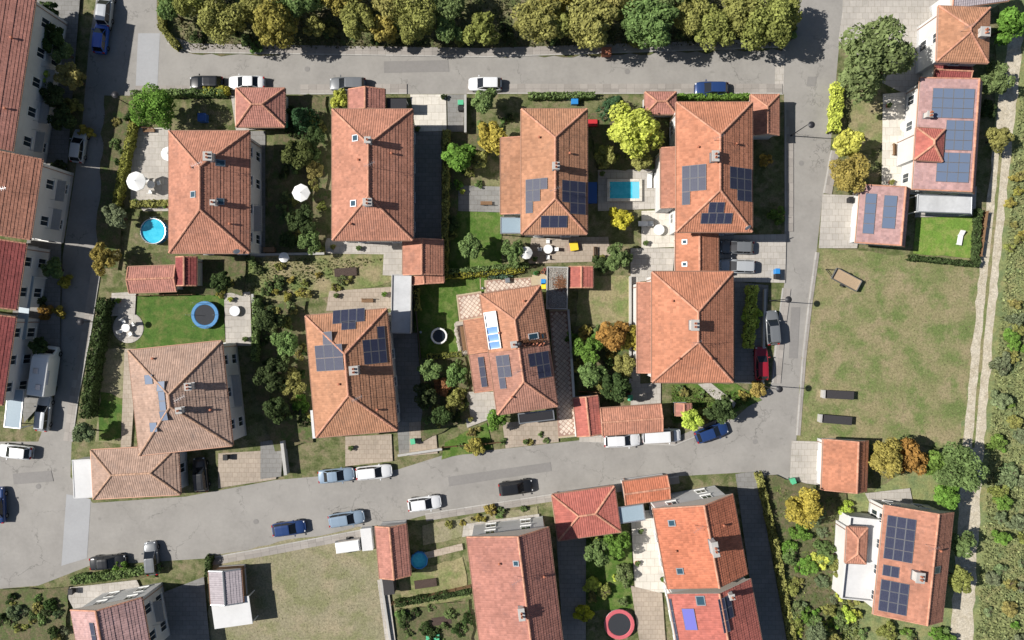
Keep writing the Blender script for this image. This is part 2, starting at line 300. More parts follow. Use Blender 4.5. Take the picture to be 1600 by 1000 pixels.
def window_meshes(w, h):
    if (w, h) not in _win:
        f = MB(); t = 0.09
        f.box(-w/2-t, -0.02, -h/2-t, -w/2, 0.06, h/2+t); f.box(w/2, -0.02, -h/2-t, w/2+t, 0.06, h/2+t)
        f.box(-w/2, -0.02, h/2, w/2, 0.058, h/2+t); f.box(-w/2-t-0.05, -0.02, -h/2-t-0.05, w/2+t+0.05, 0.16, -h/2-0.001); f.box(-0.03, -0.02, -h/2, 0.03, 0.05, h/2)
        g = MB(); g.box(-w/2, -0.01, -h/2, w/2, 0.025, h/2)
        _win[(w, h)] = (f.mesh('window', MATS['frame_white']), g.mesh('pane', MATS['glass']))
    return _win[(w, h)]
class House: pass
def house(name, label, cx, cy, w, d, rot=0, eave=5.8, pitch=22, ends='hh', ro=0.0, axis='y', roof='roof_orange', wall='white_wall', cat='house', group=None,
          over=0.5, cap='ridge_tile', floors=None, garage_door=None, windows=True, east=True, inset=1.0):
    """rectangular house with its ridge along local y; ends: h hip, g gable, p party wall (north, south); ro shifts the ridge"""
    if axis == 'x': w, d, rot = d, w, rot+90
    b = House(); root = empty(name, W(cx, cy, eave).xy.to_3d(), R(rot)); tag(root, label, cat, group); b.root = root; b.e = eave
    pitch = pitch+4 if pitch > 19 else pitch+2; hw, hd = M_(w, eave)/2, M_(d, eave)/2; ro = ro*hw; zr = math.tan(R(pitch))*hw; wl, wr = hw+ro, hw-ro
    iN = hw*inset if ends[0] == 'h' else 0.0; iS = hw*inset if ends[1] == 'h' else 0.0
    if iN+iS > 2*hd-0.3: iN, iS = (hd-0.15 if iN else 0.0), (hd-0.15 if iS else 0.0)
    def rz(x, y):
        t = [1.0, (x+hw)/wl if wl > 0.05 else 1, (hw-x)/wr if wr > 0.05 else 1]
        if iN: t.append((hd-y)/iN)
        if iS: t.append((y+hd)/iS)
        return eave+zr*min(t)
    b.rz = rz; b.hw, b.hd, b.ro, b.zr = hw, hd, ro, zr; e = eave; yN, yS = hd-iN, -hd+iS; top = e+zr
    rf = MB(); P = lambda x, y, z: (x, y, z)
    if wl > 0.05: roof_face(rf, P(-hw, hd, e), P(-hw, -hd, e), P(ro, yN, top), P(ro, yS, top))
    if wr > 0.05: roof_face(rf, P(hw, -hd, e), P(hw, hd, e), P(ro, yS, top), P(ro, yN, top))
    if iN: roof_face(rf, P(hw, hd, e), P(-hw, hd, e), P(ro, yN, top), P(ro, yN, top))
    if iS: roof_face(rf, P(-hw, -hd, e), P(hw, -hd, e), P(ro, yS, top), P(ro, yS, top))
    # closed deck under the tiles
    t = 0.02; k = 0.16
    V = [(-hw,-hd,e-t),(hw,-hd,e-t),(hw,hd,e-t),(-hw,hd,e-t),(ro,yS,top-t),(ro,yN,top-t),(-hw,-hd,e-k),(hw,-hd,e-k),(hw,hd,e-k),(-hw,hd,e-k)]
    rf.add(V, [(0,4,5,3),(1,2,5,4),(0,1,4),(2,3,5),(9,8,7,6),(0,6,7,1),(1,7,8,2),(2,8,9,3),(3,9,6,0)], 1)
    b.roof = rf.build('roof', [MATS[roof], MATS['soffit']], root)
    cm = MB()
    if abs(ro) < hw*0.98:
        if yN-yS > 0.2: caps(cm, (ro, yS, top+0.05), (ro, yN, top+0.05))
        if iN: caps(cm, (-hw, hd, e+0.06), (ro, yN, top+0.06)); caps(cm, (hw, hd, e+0.06), (ro, yN, top+0.06))
        if iS: caps(cm, (-hw, -hd, e+0.06), (ro, yS, top+0.06)); caps(cm, (hw, -hd, e+0.06), (ro, yS, top+0.06))
    else: caps(cm, (ro*0.985, yS, top+0.04), (ro*0.985, yN, top+0.04), 0.09)
    for s_, f_ in ((1, ends[0]), (-1, ends[1])):
        if f_ == 'g':
            if wl > 0.05: caps(cm, (-hw, s_*(hd-0.05), e+0.05), (ro, s_*(hd-0.05), top+0.05), 0.09)
            if wr > 0.05: caps(cm, (hw, s_*(hd-0.05), e+0.05), (ro, s_*(hd-0.05), top+0.05), 0.09)
    cm.build('ridge_cap', MATS[cap], b.roof)
    gz = e-0.07
    def pipe(nm, p, q, r):
        gm = MB(); gm.tube(p, q, r, n=6); gm.build(nm, MATS['copper_gutter'], b.roof)
    if wl > 0.05: pipe('gutter', (-hw-0.08, -hd, gz), (-hw-0.08, hd, gz), 0.075)
    if wr > 0.05: pipe('gutter', (hw+0.08, -hd, gz), (hw+0.08, hd, gz), 0.075)
    if iN: pipe('gutter', (-hw, hd+0.08, gz), (hw, hd+0.08, gz), 0.075)
    if iS: pipe('gutter', (-hw, -hd-0.08, gz), (hw, -hd-0.08, gz), 0.075)
    o = min(over, hw*0.2)
    xw, xe = -hw+o, hw-(o if wr > 0.05 else 0.02); yn, ys = hd-(o*0.7 if ends[0] != 'p' else 0.01), -hd+(o*0.7 if ends[1] != 'p' else 0.01)
    for gx in (xw-0.06,) + ((xe+0.06,) if wr > 0.05 else ()): pipe('downpipe', (gx, yn-0.4, 0.1), (gx, yn-0.4, e-0.1), 0.05)
    wm = MB(); zt = lambda x, y: max(e-k-0.003, 0) if True else 0
    wm.box(xw, ys, 0, xe, yn, e-k-0.004)
    for s_, f_, yy in ((1, ends[0], yn), (-1, ends[1], ys)):
        if f_ != 'h':
            y0, y1 = yy-0.25*s_, yy
            za, zb, zc = rz(xw, 0)-0.05, top-0.05, rz(xe, 0)-0.05
            pr = [(xw, e-k-0.004), (xe, e-k-0.004), (xe, zc), (min(ro, xe), zb), (xw, za)]
            vv = [(x, y0, z) for x, z in pr]+[(x, y1, z) for x, z in pr]
            wm.add(vv, [(0,1,2,3,4), (9,8,7,6,5)]+[(i, (i+1) % 5, 5+(i+1) % 5, 5+i) for i in range(5)])
    wm.box(xw-0.03, ys-0.03, 0, xe+0.03, yn+0.03, 0.45, 1)
    b.wall = wm.build('wall', [MATS[wall], MATS['grey_wall']], root); b.ext = (xw, xe, ys, yn)
    fl = floors or (2 if eave > 4.2 else 1)
    ctr = -Vector((root.location.x, root.location.y)); cz = math.cos(R(rot)); sz = math.sin(R(rot))
    if windows:
        sides = [('W', (xw, 0), (-1, 0), yn-ys), ('E', (xe, 0), (1, 0), yn-ys), ('N', (0, yn), (0, 1), xe-xw), ('S', (0, ys), (0, -1), xe-xw)]
        for sd, pos, nr, Ln in sides:
            wn = Vector((nr[0]*cz-nr[1]*sz, nr[0]*sz+nr[1]*cz))
            if wn.dot(ctr) < 1.0 or (sd == 'N' and ends[0] == 'p') or (sd == 'S' and ends[1] == 'p') or (sd == 'E' and wr <= 0.05): continue
            n = max(1, int(Ln/3.1))
            for fl_ in range(fl):
                for i in range(n):
                    tt = -Ln/2+Ln*(i+0.5)/n; zc = 1.55+2.75*fl_
                    if zc > eave-0.9: zc = eave-1.15
                    x, y = (pos[0], tt+(yn+ys)/2) if nr[0] else (tt+(xw+xe)/2, pos[1])
                    fm, pm = window_meshes(1.1, 1.3)
                    a = math.atan2(nr[1], nr[0])-math.pi/2
                    wo = link('window', fm, root, (x, y, zc), a); link('pane', pm, wo)
    if garage_door:
        nr = {'W': (-1, 0), 'E': (1, 0), 'N': (0, 1), 'S': (0, -1)}[garage_door]
        x, y = (xw if nr[0] < 0 else xe, 0) if nr[0] else (0, yn if nr[1] > 0 else ys)
        dm = MB(); hw_ = min(1.3, (hd if nr[0] else hw)*0.6)
        for i in range(5): dm.box(-hw_, -0.02, 0.02+i*0.43, hw_, 0.05, 0.43+i*0.43)
        dm.build('garage_door', MATS['frame_white'], root, (x, y, 0), math.atan2(nr[1], nr[0])-math.pi/2)
    return b
def on_house(b, px, py):
    """local x, y on the roof of house b under a photo point"""
    z = b.e+0.8; mi = (Matrix.Translation(b.root.location) @ Matrix.Rotation(b.root.rotation_euler.z, 4, 'Z')).inverted()
    for _ in range(8):
        p = mi @ W(px, py, z).xy.to_3d(); z = b.rz(max(-b.hw, min(b.hw, p.x)), max(-b.hd, min(b.hd, p.y)))
    return p.x, p.y
def chimney(b, px, py, w=0.7, d=0.9, h=1.1, m='chimney_plaster', pots=2, label=None):
    x, y = on_house(b, px, py); z = b.rz(x, y); mb = MB(); mb.box(-w/2, -d/2, -0.5, w/2, d/2, h)
    mb.box(-w/2-0.06, -d/2-0.06, -0.08, w/2+0.06, d/2+0.06, 0.14, 1)
    o = mb.build('chimney', [MATS[m], MATS['metal_grey']], b.root, (x, y, z))
    if label: o['label'] = label
    c = MB(); c.bbox(-w/2-0.1, -d/2-0.1, h, w/2+0.1, d/2+0.1, h+0.1, 0.03)
    for i in range(pots): c.lathe([(0.13, h+0.1), (0.11, h+0.4), (0.14, h+0.42), (0.09, h+0.42), (0.08, h+0.2)], 10, 1, (0, (i-(pots-1)/2)*0.4))
    c.build('cap', [MATS['concrete'], MATS['terracotta']], o); return o
def aerial(b, px, py):
    x, y = on_house(b, px, py); m = MB(); m.tube((0, 0, -.1), (0, 0, 2.0), .025, .02, 6); m.tube((-.7, 0, 1.9), (.7, 0, 1.9), .015, n=4)
    for i in range(6): m.tube((-.6+i*.24, -.3+i*.02, 1.9), (-.6+i*.24, .3-i*.02, 1.9), .01, n=4)
    m.build('aerial', MATS['alu'], b.root, (x, y, b.rz(x, y)), .4)
def vent(b, px, py):
    x, y = on_house(b, px, py); m = MB(); m.lathe([(.09, -.1), (.09, .3), (.15, .32), (.14, .42), (.02, .46)], 10, 0, cap1=True); m.build('vent_pipe', MATS['terracotta'], b.root, (x, y, b.rz(x, y)))
def dish(b, px, py):
    x, y = on_house(b, px, py); m = MB(); m.tube((0, 0, -.1), (0, 0, .6), .025); m.lathe([(.42, .12), (.3, .05), (.02, 0)], 16); v = [Vector(p) for p in m.v]; k = 12; R_ = Matrix.Rotation(R(62), 3, 'X')
    m.v = [tuple(p) for p in v[:k]]+[tuple(R_ @ p+Vector((0, -.05, .62))) for p in v[k:]]; m.build('satellite_dish', MATS['white_plastic'], b.root, (x, y, b.rz(x, y)), .5)
def balcony(b, side, t, z, w=2.6, d=1.1):
    xw, xe, ys, yn = b.ext; x = xe if side > 0 else xw; m = MB(); m.box(0, -w/2, -.12, d*side, w/2, 0.0) if side > 0 else m.box(-d, -w/2, -.12, 0, w/2, 0.0); o = m.build('balcony', MATS['concrete'], b.root, (x, ys+(yn-ys)*t, z))
    q = MB(); n = 12
    for i in range(n+1): q.tube((d*side*.96, -w/2+w*i/n, 0), (d*side*.96, -w/2+w*i/n, .95), .015, n=4)
    q.tube((d*side*.96, -w/2, .95), (d*side*.96, w/2, .95), .025, n=5); q.tube((0, -w/2, .95), (d*side*.96, -w/2, .95), .025, n=5); q.tube((0, w/2, .95), (d*side*.96, w/2, .95), .025, n=5); q.build('railing', MATS['metal_grey'], o)
def slab_on(b, x, y, sx, sy, lift, th):
    """corners of a plate lying on the roof slope about local (x, y), relative to its centre"""
    z0 = b.rz(x, y); e = 0.15; gx = (b.rz(x+e, y)-b.rz(x-e, y))/(2*e); gy = (b.rz(x, y+e)-b.rz(x, y-e))/(2*e)
    f = lambda u, v, l: (u, v, gx*u+gy*v+l)
    return z0, f
_pan = {}
def panel_mesh(b, f, sx, sy, key, glass='solar_glass', frame='panel_frame', rim=0.035, lift=0.16):
    k = (key, round(sx, 2), round(sy, 2), glass)
    if k not in _pan:
        mb = MB()
        def plate(x0, y0, x1, y1, l0, l1, m):
            mb.add([f(x0,y0,l0), f(x1,y0,l0), f(x1,y1,l0), f(x0,y1,l0), f(x0,y0,l1), f(x1,y0,l1), f(x1,y1,l1), f(x0,y1,l1)],
                   [(3,2,1,0),(4,5,6,7),(0,1,5,4),(1,2,6,5),(2,3,7,6),(3,0,4,7)], m)
        plate(-sx/2+rim, -sy/2+rim, sx/2-rim, sy/2-rim, lift-0.05, lift, 0)
        plate(-sx/2, -sy/2, -sx/2+rim, sy/2, lift-0.055, lift+0.012, 1); plate(sx/2-rim, -sy/2, sx/2, sy/2, lift-0.055, lift+0.012, 1)
        plate(-sx/2+rim, -sy/2, sx/2-rim, -sy/2+rim, lift-0.055, lift+0.012, 1); plate(-sx/2+rim, sy/2-rim, sx/2-rim, sy/2, lift-0.055, lift+0.012, 1)
        _pan[k] = mb.mesh('solar_panel', [MATS[glass], MATS[frame]])
    return _pan[k]
def solar(b, px0, py0, px1, py1, rows, name='solar_panel', glass='solar_glass'):
    """array of panels between two photo corners; rows is a text map, X = panel"""
    x0, y0 = on_house(b, px0, py0); x1, y1 = on_house(b, px1, py1); nr, nc = len(rows), len(rows[0])
    ax, ay = (x1-x0)/nc, (y1-y0)/nr
    sw = abs(ax) if abs(ax) > 0 else 1
    if round(abs(math.degrees(b.root.rotation_euler.z))) in range(60, 121):      # house turned: photo x runs along local y
        for i, row in enumerate(rows):
            for j, ch in enumerate(row):
                if ch != 'X': continue
                bx = (x1-x0)/nr; by = (y1-y0)/nc; x = x0+bx*(i+0.5); y = y0+by*(j+0.5)
                z0, f = slab_on(b, x, y, 1, 1, 0, 0); me = panel_mesh(b, f, abs(bx)-0.03, abs(by)-0.03, (id(b), px0, py0), glass)
                link(name, me, b.root, (x, y, z0))
        return
    for i, row in enumerate(rows):
        for j, ch in enumerate(row):
            if ch != 'X': continue
            x = x0+ax*(j+0.5); y = y0+ay*(i+0.5); z0, f = slab_on(b, x, y, 1, 1, 0, 0)
            gk = (id(b), round(f(1, 0, 0)[2], 2), round(f(0, 1, 0)[2], 2))
            link(name, panel_mesh(b, f, abs(ax)-0.03, abs(ay)-0.03, gk, glass), b.root, (x, y, z0))
def skylight(b, px, py, sx=0.8, sy=1.1, frame='metal_grey'):
    x, y = on_house(b, px, py); z0, f = slab_on(b, x, y, 1, 1, 0, 0); t = 0.1; mb = MB()
    def plate(m_, x0, y0, x1, y1, l0, l1):
        m_.add([f(x0,y0,l0), f(x1,y0,l0), f(x1,y1,l0), f(x0,y1,l0), f(x0,y0,l1), f(x1,y0,l1), f(x1,y1,l1), f(x0,y1,l1)],
               [(3,2,1,0),(4,5,6,7),(0,1,5,4),(1,2,6,5),(2,3,7,6),(3,0,4,7)])
    plate(mb, -sx/2, -sy/2, -sx/2+t, sy/2, -0.05, 0.16); plate(mb, sx/2-t, -sy/2, sx/2, sy/2, -0.05, 0.16)
    plate(mb, -sx/2+t, -sy/2, sx/2-t, -sy/2+t, -0.05, 0.158); plate(mb, -sx/2+t, sy/2-t, sx/2-t, sy/2, -0.05, 0.158)
    o = mb.build('roof_window', MATS[frame], b.root, (x, y, z0)); g = MB(); plate(g, -sx/2+t, -sy/2+t, sx/2-t, sy/2-t, 0.02, 0.13); g.build('pane', MATS['sky_glass'], o); return o
def flatroof(name, label, cx, cy, w, d, rot=0, h=2.7, roof='flat_roof_pale', wall='white_wall', cat='garage', parapet=0.15, rim='concrete', open_sides=False, group=None):
    root = empty(name, W(cx, cy, h).xy.to_3d(), R(rot)); tag(root, label, cat, group); hw, hd = M_(w, h)/2, M_(d, h)/2
    if open_sides:
        for sx in (-1, 1):
            for sy in (-1, 1):
                m = MB(); m.box(-0.06, -0.06, 0, 0.06, 0.06, h-0.12); m.build('post', MATS['frame_white'], root, (sx*(hw-0.12), sy*(hd-0.12), 0))
    else:
        m = MB(); m.box(-hw+0.1, -hd+0.1, 0, hw-0.1, hd-0.1, h-0.12); m.build('wall', MATS[wall], root)
    m = MB(); m.box(-hw, -hd, h-0.12, hw, hd, h); rf = m.build('roof', MATS[roof], root)
    if parapet:
        m = MB(); p = 0.12
        m.bbox(-hw-0.02, -hd-0.02, h-0.14, -hw+p, hd+0.02, h+parapet, 0.02); m.bbox(hw-p, -hd-0.02, h-0.14, hw+0.02, hd+0.02, h+parapet, 0.02)
        m.bbox(-hw+p, -hd-0.02, h-0.14, hw-p, -hd+p, h+parapet-0.003, 0.02); m.bbox(-hw+p, hd-p, h-0.14, hw-p, hd+0.02, h+parapet-0.003, 0.02); m.build('roof_edge', MATS[rim], rf)
    return root
# ---------------------------------------------------------------- vegetation
def leafquad(mb, p, n, s, r):
    n = n.normalized(); a = n.orthogonal().normalized(); b = n.cross(a); t = random.uniform(0, 6.28); c_, s_ = math.cos(t), math.sin(t)
    a, b = (a*c_+b*s_)*s, (b*c_-a*s_)*s*0.62
    i = len(mb.v); mb.v += [tuple(p-a), tuple(p+b), tuple(p+a*1.05+n*s*0.15), tuple(p-b)]; mb.f.append((i, i+1, i+2, i+3)); mb.m.append(0); mb.r.append(r)
def rdir(): 
    z = random.uniform(-1, 1); t = random.uniform(0, 6.2832); q = math.sqrt(1-z*z); return Vector((q*math.cos(t), q*math.sin(t), z))
def crown_mesh(n, leaf, lobes, hgt=1.5, seed=0, cone=False):
    random.seed(seed); mb = MB(); LB = []
    for i in range(lobes):
        if cone:
            t = (i+0.5)/lobes; rr = (1-t)*0.72; a = i*2.4+random.uniform(-.4, .4); LB.append((Vector((rr*math.cos(a), rr*math.sin(a), t*hgt*0.93)), 0.12+0.30*(1-t), random.uniform(0, 1)))
        else:
            a = i*2.4+random.uniform(-.7, .7); q = math.sqrt((i+0.3)/lobes)*random.uniform(0.5, 0.92); zz = hgt*(0.5+0.36*math.sqrt(max(0, 1-q*q))*random.uniform(-0.75, 1.0))
            LB.append((Vector((q*math.cos(a), q*math.sin(a), zz)), random.choice((0.15, 0.2, 0.27, 0.34, 0.38)), random.uniform(0, 1)))
    k = 0; tries = 0
    while k < n and tries < n*6:
        tries += 1; c, lr, cr = random.choice(LB); d = rdir(); 
        if d.z < -0.5 and random.random() < 0.6: continue
        p = c+d*lr*random.uniform(0.72, 1.08)
        if any((p-c2).length < r2*0.72 for c2, r2, _ in LB if c2 is not c) and random.random() < 0.8: continue
        nn = d*0.9+rdir()*0.9+Vector((0, 0, 0.5)); leafquad(mb, p, nn, leaf*random.choice((0.5, 0.7, 0.9, 1.1, 1.5)), min(1, max(0, 0.55*random.random()+0.45*cr))); k += 1
    return mb.mesh('crown', MATS['foliage'])
CR = {'big': [crown_mesh(7000, 0.055, 38, 1.35, s) for s in (1, 2, 3)], 'mid': [crown_mesh(3400, 0.085, 22, 1.35, s) for s in (4, 5, 6)],
      'small': [crown_mesh(900, 0.15, 10, 1.3, s) for s in (7, 8, 9)], 'cone': [crown_mesh(2400, 0.085, 40, 3.0, s, True) for s in (10, 11)]}
random.seed(21)
def tree_trunk(height, r, spread, seed):
    random.seed(seed); mb = MB(); p = Vector((0, 0, -0.05)); rr = r
    for i in range(4):
        q = p+Vector((random.uniform(-.08, .08), random.uniform(-.08, .08), height*0.16)); mb.tube(p, q, rr, rr*0.88, 8); p = q; rr *= 0.88
    for i in range(6):
        a = i*1.05+random.uniform(-.3, .3); q = p+Vector((math.cos(a)*spread*0.35, math.sin(a)*spread*0.35, height*0.18)); mb.tube(p, q, rr*0.6, rr*0.38, 6)
        for k in range(2):
            a2 = a+random.uniform(-.7, .7); s2 = q+Vector((math.cos(a2)*spread*0.3, math.sin(a2)*spread*0.3, height*random.uniform(.06, .16))); mb.tube(q, s2, rr*0.36, rr*0.12, 5)
    return mb
_tr = {}
def tree(px, py, rp, color, label, kind=None, hf=1.0, name=None, cat='tree', group=None, sy=1.0):
    """crown centre seen at a photo point, crown radius rp in photo pixels"""
    r = rp/PPM*0.97; kind = kind or ('big' if r > 2.3 else 'mid' if r > 1.1 else 'small'); seed = int(px*7+py*3)
    tall = 3.0 if kind == 'cone' else 1.35; bush = r < 1.45 and kind != 'cone'
    zb = 0.02 if bush else (0.3 if kind == 'cone' else r*0.5+0.6)*hf; hc = zb+r*tall*0.55*hf
    root = empty(name or ('shrub' if bush else 'tree'), W(px, py, hc).xy.to_3d(), (seed % 628)/100.0); tag(root, label, cat if not bush else 'shrub', group)
    v = CR[kind][seed % len(CR[kind])]; c = link('crown', v, root, (0, 0, zb-(r*0.22 if bush else 0)), 0, (r*(0.9+0.2*((seed*13) % 10)/10), r*(0.88+0.22*((seed*7) % 10)/10)*sy, r*hf*(0.9+0.25*((seed*3) % 10)/10)))
    j = random.uniform(0.9, 1.1); c.color = (color[0]*j, color[1]*random.uniform(0.94, 1.06), color[2]*j, 1)
    ht = zb+r*tall*0.8*hf; k = (round(r, 1), round(ht, 1))
    if k not in _tr: _tr[k] = tree_trunk(ht, 0.05+r*0.055, r*0.9, seed).mesh('trunk', MATS['bark'])
    link('trunk' if not bush else 'stem', _tr[k], root); return root
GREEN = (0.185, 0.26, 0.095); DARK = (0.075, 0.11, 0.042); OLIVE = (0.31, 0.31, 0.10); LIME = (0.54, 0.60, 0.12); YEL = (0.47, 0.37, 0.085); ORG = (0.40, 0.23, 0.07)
BRIGHT = (0.17, 0.29, 0.06); SAGE = (0.19, 0.235, 0.125); YOL = (0.37, 0.325, 0.09); CONI = (0.06, 0.13, 0.055)
CNAME = {GREEN: 'green', DARK: 'dark green', OLIVE: 'olive', LIME: 'lime', YEL: 'yellow', ORG: 'orange', BRIGHT: 'bright green', SAGE: 'grey-green', YOL: 'yellowish'}
def hedge(pts, width, height, color, label, dens=85, leaf=0.15, name='hedge', cat='hedge', group=None):
    P = [W(*p, height).to_2d() for p in pts]; mb = MB(); cm = MB(); w = M_(width, height); o = P[0].to_3d(); P = [p-P[0] for p in P]
    for a, b in zip(P[:-1], P[1:]):
        d = (b-a); L = d.length; d.normalize(); q = Vector((-d.y, d.x)); n = int(L*(w+2*height*0.8)*dens)
        vv = []
        for zz, s in ((0, 0.6), (height*0.7, 0.5)):
            vv += [(*(a-q*w/2*s), zz), (*(b-q*w/2*s), zz), (*(b+q*w/2*s), zz), (*(a+q*w/2*s), zz)]
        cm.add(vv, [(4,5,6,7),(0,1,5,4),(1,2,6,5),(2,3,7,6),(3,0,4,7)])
        for i in range(n):
            t = random.uniform(-0.05, 1.05)*L; bul = 1+0.18*math.sin(t*2.1+width)+0.12*math.sin(t*5.3); sec = random.uniform(0, w+1.6*height)
            if sec < w: s = sec-w/2; z = height*(0.9+0.12*math.sin(t*3.1+s*2)+random.uniform(-.08, .05)); nn = Vector((0, 0, 1))
            else:
                sd = 1 if random.random() < .5 else -1; s = sd*w/2*bul*random.uniform(.85, 1.08); z = random.uniform(0.05, 0.92)*height; nn = Vector((q.x*sd, q.y*sd, 0.3))
            p = a+d*t+q*s; leafquad(mb, Vector((p.x, p.y, z)), nn+rdir()*0.8, leaf*random.uniform(.6, 1.3), random.random())
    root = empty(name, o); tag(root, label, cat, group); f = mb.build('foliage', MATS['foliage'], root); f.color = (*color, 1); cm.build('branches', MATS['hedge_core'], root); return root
def scatter(name, poly, n, color, size, label, up=0.6, cat='grass', z=0.03, hmax=0.12):
    P = [W(*p).to_2d() for p in poly]; xs = [p.x for p in P]; ys = [p.y for p in P]; mb = MB(); k = 0
    while k < n:
        x, y = random.uniform(min(xs), max(xs)), random.uniform(min(ys), max(ys))
        if not inpoly(x, y, P): continue
        k += 1; leafquad(mb, Vector((x, y, z+random.uniform(0, hmax))), rdir()+Vector((0, 0, up)), size*random.uniform(.5, 1.4), random.random()**1.3)
    o = mb.build(name, MATS['foliage']); o.color = (*color, 1); tag(o, label, cat, kind='stuff'); return o
# ---------------------------------------------------------------- vehicles
def loft(mb, st, ring, mt=0):
    n = None; b0 = len(mb.v)
    for s in st:
        rr = ring(*s); n = len(rr); mb.v += [tuple(p) for p in rr]
    for i in range(len(st)-1):
        for k in range(n):
            q = (k+1) % n; mb.f.append((b0+i*n+k, b0+i*n+q, b0+(i+1)*n+q, b0+(i+1)*n+k)); mb.m.append(mt); mb.r.append(.5)
    for i, rev in ((0, False), (len(st)-1, True)):
        f = tuple(b0+i*n+k for k in range(n)); mb.f.append(f if not rev else f[::-1]); mb.m.append(mt); mb.r.append(.5)
def wheel_at(root, x, y, r=0.32):
    t = MB(); t.lathe([(r*0.62, -0.1), (r*0.96, -0.105), (r, -0.07), (r, 0.07), (r*0.96, 0.105), (r*0.62, 0.1)], 16); w = t.build('wheel', MATS['tyre'], root, (x, y, r)); w.rotation_euler = (math.pi/2, 0, 0)
    m = MB(); m.lathe([(0.02, 0.09), (r*0.25, 0.092), (r*0.6, 0.07), (r*0.62, -0.09), (0.02, -0.085)], 10, 0, cap0=True); m.build('rim', MATS['rim'], w)
def make_car(kind):
    root = empty(kind, (0, 0, 0)); S = {'hatchback': 1.0, 'saloon': 1.08, 'estate': 1.08, 'van': 1.15, 'suv': 1.03}[kind]; hb = {'van': 0.25, 'suv': 0.14}.get(kind, 0.0)
    def ring(x, hw, zt):
        return [(x*S, hw*.86, .2), (x*S, hw*.98, .36), (x*S, hw, .58), (x*S, hw*.97, zt-.09), (x*S, hw*.9, zt-.02), (x*S, hw*.6, zt+.012), (x*S, 0, zt+.025),
                (x*S, -hw*.6, zt+.012), (x*S, -hw*.9, zt-.02), (x*S, -hw*.97, zt-.09), (x*S, -hw, .58), (x*S, -hw*.98, .36), (x*S, -hw*.86, .2)]
    b = MB(); rear = [(-2.14, .66, .72), (-2.08, .78, .84), (-1.9, .85, .92), (-1.4, .885, .95)] if kind != 'van' else [(-2.14, .78, .9), (-2.06, .86, 1.0), (-1.4, .9, 1.05)]
    loft(b, rear+[(-.6, .895, .95+hb*.4), (.5, .895, .95+hb*.4), (1.0, .885, .93+hb*.4), (1.45, .87, .87+hb*.4), (1.85, .82, .78+hb*.3), (2.06, .72, .70+hb*.2), (2.15, .56, .60)], ring)
    o = b.build('body', MATS['car_paint'], root, smooth=True)
    # glasshouse: stations (x_base, x_roof)
    xb, xr = {'hatchback': ((-1.98, 1.12), (-1.55, .18)), 'saloon': ((-1.5, 1.1), (-.85, .2)), 'estate': ((-2.0, 1.1), (-1.75, .2)), 'van': ((-2.08, 1.35), (-2.0, .75)), 'suv': ((-2.0, 1.1), (-1.7, .2))}[kind]
    zb = .90+hb*.4; zr = 1.42+hb*1.6; g = MB(); w0, w1 = .80, .60 if kind != 'van' else .68
    g.add([(xb[0]*S, -w0*.88, zb), (xb[1]*S, -w0*.85, zb-.03), (xb[1]*S, w0*.85, zb-.03), (xb[0]*S, w0*.88, zb), (xr[0]*S, -w1, zr), (xr[1]*S, -w1, zr), (xr[1]*S, w1, zr), (xr[0]*S, w1, zr),
           ((xb[0]*.4+xb[1]*.6)*S, -w0, zb), ((xb[0]*.4+xb[1]*.6)*S, w0, zb), ((xb[0]*.85+xb[1]*.15)*S, -w0, zb), ((xb[0]*.85+xb[1]*.15)*S, w0, zb)],
          [(4,5,6,7), (0,10,4), (10,8,5,4), (8,1,5), (1,2,6,5), (2,9,6), (9,11,7,6), (11,3,7), (3,0,4,7)])
    g.build('windows', MATS['car_glass'], root)
    r = MB(); m = .05
    def rr(x, hw, dz): return [(x*S, hw, zr-.02), (x*S, hw*.97, zr+.02+dz*.5), (x*S, hw*.6, zr+.035+dz), (x*S, -hw*.6, zr+.035+dz), (x*S, -hw*.97, zr+.02+dz*.5), (x*S, -hw, zr-.02)]
    a0, a1 = xr; loft(r, [(a0-.06, w1*.9, -.01), (a0+.08, w1*1.05, .01), ((a0+a1)/2, w1*1.07, .03), (a1-.1, w1*1.05, .01), (a1+.04, w1*.93, -.01)], rr)
    for sd in (-1, 1):
        r.tube((xb[1]*S, sd*w0*.86, zb-.02), (xr[1]*S, sd*w1, zr), .04, .03, 5); r.tube((xb[0]*S, sd*w0*.88, zb), (xr[0]*S, sd*w1, zr), .06, .05, 5); xm = (xr[0]+xr[1])/2
        r.tube((xm*S, sd*w0*1.0, zb), (xm*S, sd*w1*1.02, zr), .035, .03, 5)
    r.build('roof_panel', MATS['car_paint'], root, smooth=False)
    for sx in (-1.32, 1.32):
        for sy in (-1, 1): wheel_at(root, sx*S, sy*.80)
    for sd in (-1, 1):
        h = MB(); h.bbox(-.16, -.13, -.07, .1, .13, .07, .03); l = h.build('headlight', MATS['headlight'], root, (1.98*S, sd*.56, .66+hb*.2), -sd*.35)
        h = MB(); h.bbox(-.05, -.15, -.09, .12, .13, .1, .03); h.build('tail_light', MATS['tail_light'], root, (-2.1*S, sd*.6, .78))
        h = MB(); h.bbox(-.07, -.1, -.06, .07, .1, .07, .03); h.build('wing_mirror', MATS['car_paint'], root, (.78*S, sd*.97, .98+hb*.4))
    return root
PROTO = {}
def car(px, py, ang, color, kind, label, group=None):
    if kind not in PROTO: r = make_car(kind); PROTO[kind] = r
    else: r = copy_tree(PROTO[kind])
    r.location = W(px, py, 0.8).xy.to_3d()+Vector((0, 0, 0.03)); r.rotation_euler = (0, 0, R(ang)); tag(r, label, 'car' if kind != 'van' else 'van', group)
    for c in r.children:
        if c.name.split('.')[0] in ('body', 'roof_panel', 'wing_mirror'): c.color = (*color, 1)
    return r
